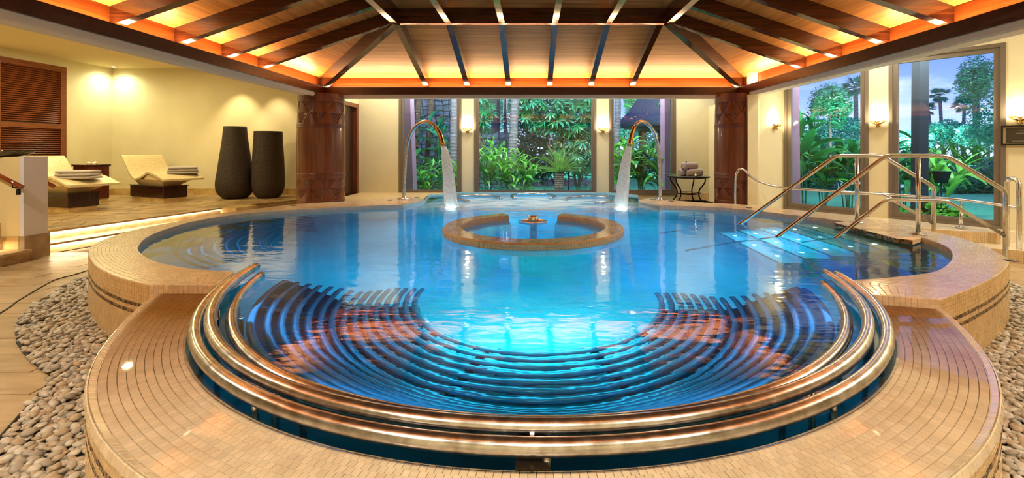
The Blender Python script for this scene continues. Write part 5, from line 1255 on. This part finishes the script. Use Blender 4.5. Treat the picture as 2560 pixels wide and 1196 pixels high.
def round_plant(label, px, Y, h, r, n, seed):
    rnd = random.Random(seed); t = thing('geranium_plant', label, 'plant', (GX(px, Y), Y, GZ), 0, 'round-leaved plants under the right window')
    if 'round' not in LIB:
        mb = MB(); mb.poly([(.055 * math.cos(2 * PI * k / 11) * (1 + .12 * (k % 2)), .055 * math.sin(2 * PI * k / 11) * (1 + .12 * (k % 2)), .008 * (k % 2)) for k in range(11)]); me = mb.mesh('leaf'); me.materials.append(M['leaf_ginger']); LIB['round'] = me
    for k in range(n):
        a = rnd.uniform(0, 2 * PI); q = rnd.random() ** .6 * r; z = h * rnd.uniform(.35, 1) * (1 - .4 * (q / r) ** 2)
        o = link('leaf', LIB['round'], None, t, loc=(q * math.cos(a), q * math.sin(a), z)); o.rotation_euler = (rnd.uniform(-.2, 1.1), rnd.uniform(-.7, .7), rnd.uniform(0, 6)); s = rnd.uniform(.7, 1.3); o.scale = (s, s, s)
    mb = MB()
    for k in range(7):
        a = 2 * PI * k / 7; mb.tube([(0, 0, 0), (.4 * r * math.cos(a), .4 * r * math.sin(a), h * .5), (.7 * r * math.cos(a), .7 * r * math.sin(a), h * .8)], .006, 4)
    obj('stems', mb, M['leaf_dark'], t)['kind'] = 'stuff'
round_plant('round-leaved low plant under the right window, left clump', 2300, 8.8, .42, .35, 90, 1); round_plant('round-leaved low plant under the right window, middle clump', 2350, 8.4, .55, .35, 110, 2); round_plant('round-leaved low plant under the right window, right clump', 2385, 8.1, .40, .28, 70, 3)
# umbrella-leaved shrub: clusters of hanging leaflets
mb = MB()
for k in range(8):
    a = 2 * PI * k / 8; c, s = math.cos(a), math.sin(a); pr = []
    for q, w_ in ((.03, .004), (.10, .028), (.18, .034), (.25, .02), (.29, .002)): pr.append((q * .92, w_, -.55 * q * q * 2.6))
    A = [Vector((q * c - w_ * s, q * s + w_ * c, z - .004)) for q, w_, z in pr]; Bq = [Vector((q * c, q * s, z + .004)) for q, w_, z in pr]; D = [Vector((q * c + w_ * s, q * s - w_ * c, z - .004)) for q, w_, z in pr]
    ruled(mb, A, Bq); ruled(mb, Bq, D)
mb.tube([(0, 0, 0), (.02, 0, -.22)], .004, 4)
UM = {}
for k in ('leaf_teal', 'leaf_dry', 'leaf_deep'): me = mb.mesh('leaf_cluster', True); me.materials.append(M[k]); UM[k] = me
def umbrella(label, cx, cy, cz, r, n, seed, mats=('leaf_teal', 'leaf_teal', 'leaf_deep'), sz=1.0):
    rnd = random.Random(seed); t = thing('umbrella_shrub', label, 'shrub', (cx, cy, GZ))
    for k in range(n):
        d = Vector((rnd.gauss(0, 1), -abs(rnd.gauss(0, 1)) * .8, rnd.gauss(0, 1))).normalized(); f = rnd.uniform(.75, 1.05)
        o = link('leaf_cluster', UM[rnd.choice(mats)], None, t, loc=(d.x * r[0] * f, d.y * r[1] * f, cz - GZ + d.z * r[2] * f)); o.rotation_euler = (rnd.uniform(.1, .9), rnd.uniform(-.5, .5) + d.x * .5, rnd.uniform(0, 6)); s = sz * rnd.uniform(.75, 1.2); o.scale = (s, s, s)
    for k in range(5):
        mb = MB(); a = k * 1.3; mb.tube([(0, 0, 0), (.3 * r[0] * math.cos(a), .2 * math.sin(a), (cz - GZ) * .6), (.6 * r[0] * math.cos(a), .2 * math.sin(a), cz - GZ)], [.03, .022, .012], 6); obj('branch', mb, M['bark_b'], t, smooth=True)
umbrella('umbrella-leaved shrub filling the upper right of the middle window', GX(1395, 14.6), 14.6, 3.0, (1.35, .8, .95), 260, 1)
umbrella('pale umbrella-leaved shrub low behind the sago palm', GX(1445, 14.9), 14.9, 1.55, (.75, .5, .75), 120, 2, mats=('leaf_dry', 'leaf_dry', 'leaf_teal'))
umbrella('umbrella-leaved branch at the upper left of the middle window', GX(1196, 14.2), 14.2, 2.75, (.4, .4, .75), 50, 3)
umbrella('leafy branch hanging before the thatched roof', GX(1672, 13.2), 13.2, 2.95, (.35, .3, .3), 22, 4, mats=('leaf_deep',), sz=.8)
# sago palm
mb = MB()
for i in range(26):
    q = i / 25; c_ = Vector((1.0 * q, 0, .30 * q - .42 * q * q)); w_ = .15 * math.sin(PI * min(1, q * .85 + .13))
    for s in (-1, 1): mb.quad(c_, c_ + Vector((.03, s * w_ * .5, .03)), c_ + Vector((.07, s * w_, .035)), c_ + Vector((.005, s * w_ * .5, .01)))
mb.tube([(q, 0, .30 * q - .42 * q * q) for q in [i / 8 for i in range(9)]], .008, 4)
sg = mb.mesh('frond'); sg.materials.append(M['leaf_sago'])
sx0, sy0 = GX(1398, 14.0), 14.0
t = thing('sago_palm', 'sago palm with a thick dark trunk in the middle window', 'palm', (sx0, sy0, GZ))
mb = MB(); mb.tube([(0, 0, .7 * i / 24) for i in range(25)], [.15 * (1.06 if i % 2 else .94) for i in range(25)], 14); obj('trunk', mb, M['bark_b'], t)
rnd = random.Random(4)
for k in range(44):
    o = link('frond', sg, None, t, loc=(0, 0, .7)); o.rotation_euler = (0, -rnd.uniform(.1, 1.35), rnd.uniform(0, 2 * PI)); s = rnd.uniform(.7, .95); o.scale = (s, s, s)
# ringed palm trunks near the windows
for lb, pa, pb, Y, r, mt in (('thick ringed palm trunk left of centre in the middle window', 1276, 1293, 14.2, .13, 'bark'), ('slim grey palm trunk far left in the middle window', 1233, 1236, 19, .11, 'bark'), ('slimmer grey palm trunk just right of the far left one', 1243, 1246, 20, .075, 'bark'), ('thin palm trunk against the bright trees', 1261, 1264, 22, .08, 'bark'),
                         ('thick ringed palm trunk at the right edge of the left window', 1131, 1139, 13.6, .11, 'bark'), ('ringed palm trunk at the left of the gazebo window', 1541, 1546, 14.5, .10, 'bark'), ('shaggy brown trunk in the left window, left one', 1037, 1050, 14.6, .08, 'bark_b'), ('shaggy brown trunk in the left window, right one', 1062, 1085, 15, .085, 'bark_b')):
    t = thing('ringed_palm', lb, 'palm', (GX(pa, Y), Y, GZ), 0, 'palm trunks seen through the back windows'); trunk_rings(GX(pa, Y), Y, GX(pb, Y), Y, GZ, 4.6, r, M[mt], t, n=90)
    if 'palm' in lb: crown_k = None
ginger('dark banana-like plant with big leaves high in the left window', (GX(1100, 14.2), 14.2), 2.6, 4, .35, .95, .26, 'leaf_teal', nl=5, seed=140, group='banana plants', stemr=.03, name='banana_plant', start=.55)
ginger('banana-like plant with upright leaves behind the left spout', (GX(1050, 13.9), 13.9), 1.7, 3, .2, .8, .2, 'leaf_deep', nl=4, seed=141, group='banana plants', stemr=.03, name='banana_plant', start=.4)
# dry stone wall seen in the left and middle windows
sw2 = thing('stone_wall', 'blue-grey dry stone wall behind the trunks in the left window', 'wall', (-3.4, 17.2, 0))
mb = MB(); mb.box(-5.8, -.7, 17.3, 17.6, 0, 2.0); mb.box(-5.8, -2.6, 17.3, 17.6, 2.0, 3.8); obj('core', mb, simple('wall_core', (.015, .02, .03), .9), sw2, world=True)
rnd = random.Random(8); G2 = {}
def g2(i, j):
    if (i, j) not in G2: G2[(i, j)] = (-5.8 + .27 * i + rnd.uniform(-.09, .09), .05 + .21 * j + rnd.uniform(-.07, .07))
    return G2[(i, j)]
for i in range(19):
    for j in range(18):
        if j > 9 and i > 11: continue
        q = [g2(i, j), g2(i + 1, j), g2(i + 1, j + 1), g2(i, j + 1)]; cx = sum(p[0] for p in q) / 4; cz = sum(p[1] for p in q) / 4
        r1 = [(cx + (x - cx) * .93, 17.32, cz + (z - cz) * .93) for x, z in q]; dy = rnd.uniform(.04, .12); r2 = [(cx + (x - cx) * .88, 17.32 - dy * .7, cz + (z - cz) * .88) for x, z in q]; r3 = [(cx + (x - cx) * .6, 17.32 - dy, cz + (z - cz) * .6) for x, z in q]
        mb = MB(); mb.loft([r1, r2, r3]); obj('stone', mb, M['rock'], sw2, world=True)
# rocks, lamp, gazebo, posts, sunbeds
rnd = random.Random(12)
for k in range(15):
    px = 1292 + 13 * k; Y = 18.5 + rnd.uniform(-.6, .6); r = rnd.uniform(.12, .2); t = thing('garden_rock', 'rough grey rock in the border row across the middle window', 'rock', (GX(px, Y), Y, GZ), 0, 'border rocks')
    mb = MB(); mb.loft([[(r * rnd.uniform(.8, 1.15) * c_ * math.cos(2 * PI * j / 8), r * rnd.uniform(.8, 1.1) * c_ * math.sin(2 * PI * j / 8), z * r) for j in range(8)] for z, c_ in ((-.2, .9), (.4, 1.1), (.9, .9), (1.2, .45))]); obj('stone_block', mb, M['lava'], t)
mb = MB(); t = thing('path_lamp', 'low mushroom garden lamp with a pale cap beside the sago palm', 'lamp', (GX(1421, 14.6), 14.6, GZ))
mb.lathe([(.02, 0), (.02, .74), (.05, .76)], n=12); obj('stake', mb, M['iron'], t, smooth=True)
mb = MB(); mb.lathe([(.12, .76), (.14, .775), (.06, .84), (.02, .87), (0, .875)], n=24); obj('cap', mb, M['lampw'], t, smooth=True)
gx, gy = GX(1700, 20), 20.0
t = thing('thatched_gazebo', 'thatched gazebo with tan posts behind the right back window', 'gazebo', (gx, gy, GZ))
rnd = random.Random(6); mb = MB()
mb.lathe([(0, 2.35), (2.1, 2.42), (2.55, 2.40), (2.68, 2.50), (2.62, 2.68), (2.3, 3.05), (1.5, 4.15), (.7, 5.2), (.25, 5.6), (0, 5.7)], n=60); mb.v = [(x * (1 + rnd.uniform(-.012, .012)), y * (1 + rnd.uniform(-.012, .012)), z + rnd.uniform(-.03, .03)) for x, y, z in mb.v]
obj('thatch_roof', mb, M['thatch'], t, smooth=True)
for k in range(8):
    a = 2 * PI * k / 8 + .25; mb = MB(); mb.tube([(1.75 * math.cos(a), 1.75 * math.sin(a), 0), (1.75 * math.cos(a), 1.75 * math.sin(a), 2.42)], .10, 10); obj('post', mb, M['tan'], t, smooth=True)
mb = MB(); mb.tube([(1.8 * math.cos(2 * PI * k / 24), 1.8 * math.sin(2 * PI * k / 24), 2.36) for k in range(25)], .09, 6, caps=False); obj('ring_beam', mb, M['tan'], t, smooth=True)
for lb, px, Y, w0, w1, w_ in (('pink rendered buttress outside the left back window', 1008, 11.85, .20, .30, .2), ('pink rendered post outside the gazebo window', 1678, 11.9, .09, .09, .2), ('pink rendered post outside the narrow right-hand window', 1974, 9.75, .16, .18, .2)):
    x = GX(px, Y); t = thing('garden_buttress', lb, 'post', (x, Y, 0)); mb = MB()
    mb.hexa([(-w_, -.1, 0), (w1, -.1, 0), (w1, .3, 0), (-w_, .3, 0), (-w_, -.1, 4.2), (w0 * .8, -.1, 4.2), (w0 * .8, .3, 4.2), (-w_, .3, 4.2)]); obj('shaft', mb, M['pink'], t)
Y = 8.6; t = thing('garden_post', 'dark square post standing outside the right window', 'post', (GX(2300, Y), Y, GZ))
mb = MB(); mb.hexa([(-.10, -.08, 0), (.09, -.08, 0), (.09, .1, 0), (-.10, .1, 0), (-.07, -.08, 3.9), (.10, -.08, 3.9), (.10, .1, 3.9), (-.07, .1, 3.9)]); obj('shaft', mb, M['postb'], t)
def sunbed(label, px, Y, rz):
    t = thing('sunbed', label, 'sunbed', (GX(px, Y), Y, GZ), rz, 'white sunbeds on the lawn')
    pr = [Vector((x, 0, z)) for x, z in ((-.9, .34), (-.3, .36), (.25, .34), (.5, .48), (.72, .78), (.82, .98))]; pr = crs(pr, 22)
    mb = MB(); mb.loft([[(p.x, -.32, p.z), (p.x, .32, p.z), (p.x, .32, p.z + .035), (p.x, -.32, p.z + .035)] for p in pr]); obj('shell', mb, M['white'], t, smooth=False)
    for x in (-.75, .4):
        for y in (-.27, .27): mb = MB(); mb.tube([(x, y, 0), (x, y, .36)], .022, 8); obj('leg', mb, M['white'], t, smooth=True)
sunbed('white sunbed with raised back, at the left edge of the right window', 2250, 13.6, 2.7)
sunbed('white sunbed seen at the right edge of the narrow window', 2137, 14.8, 2.7)
Y = 8.25; t = thing('garden_spotlight', 'dark square garden lamp head on a stake outside the right window', 'lamp', (GX(2353, Y), Y, GZ))
mb = MB(); mb.tube([(0, 0, 0), (0, 0, .85)], .008, 8); obj('stake', mb, M['iron'], t); mb = MB(); mb.hexa([(-.06, -.06, .84), (.06, -.06, .84), (.06, .06, .84), (-.06, .06, .84), (-.10, -.10, 1.06), (.10, -.10, 1.06), (.10, .10, 1.06), (-.10, .10, 1.06)]); obj('lamp_head', mb, M['iron'], t)
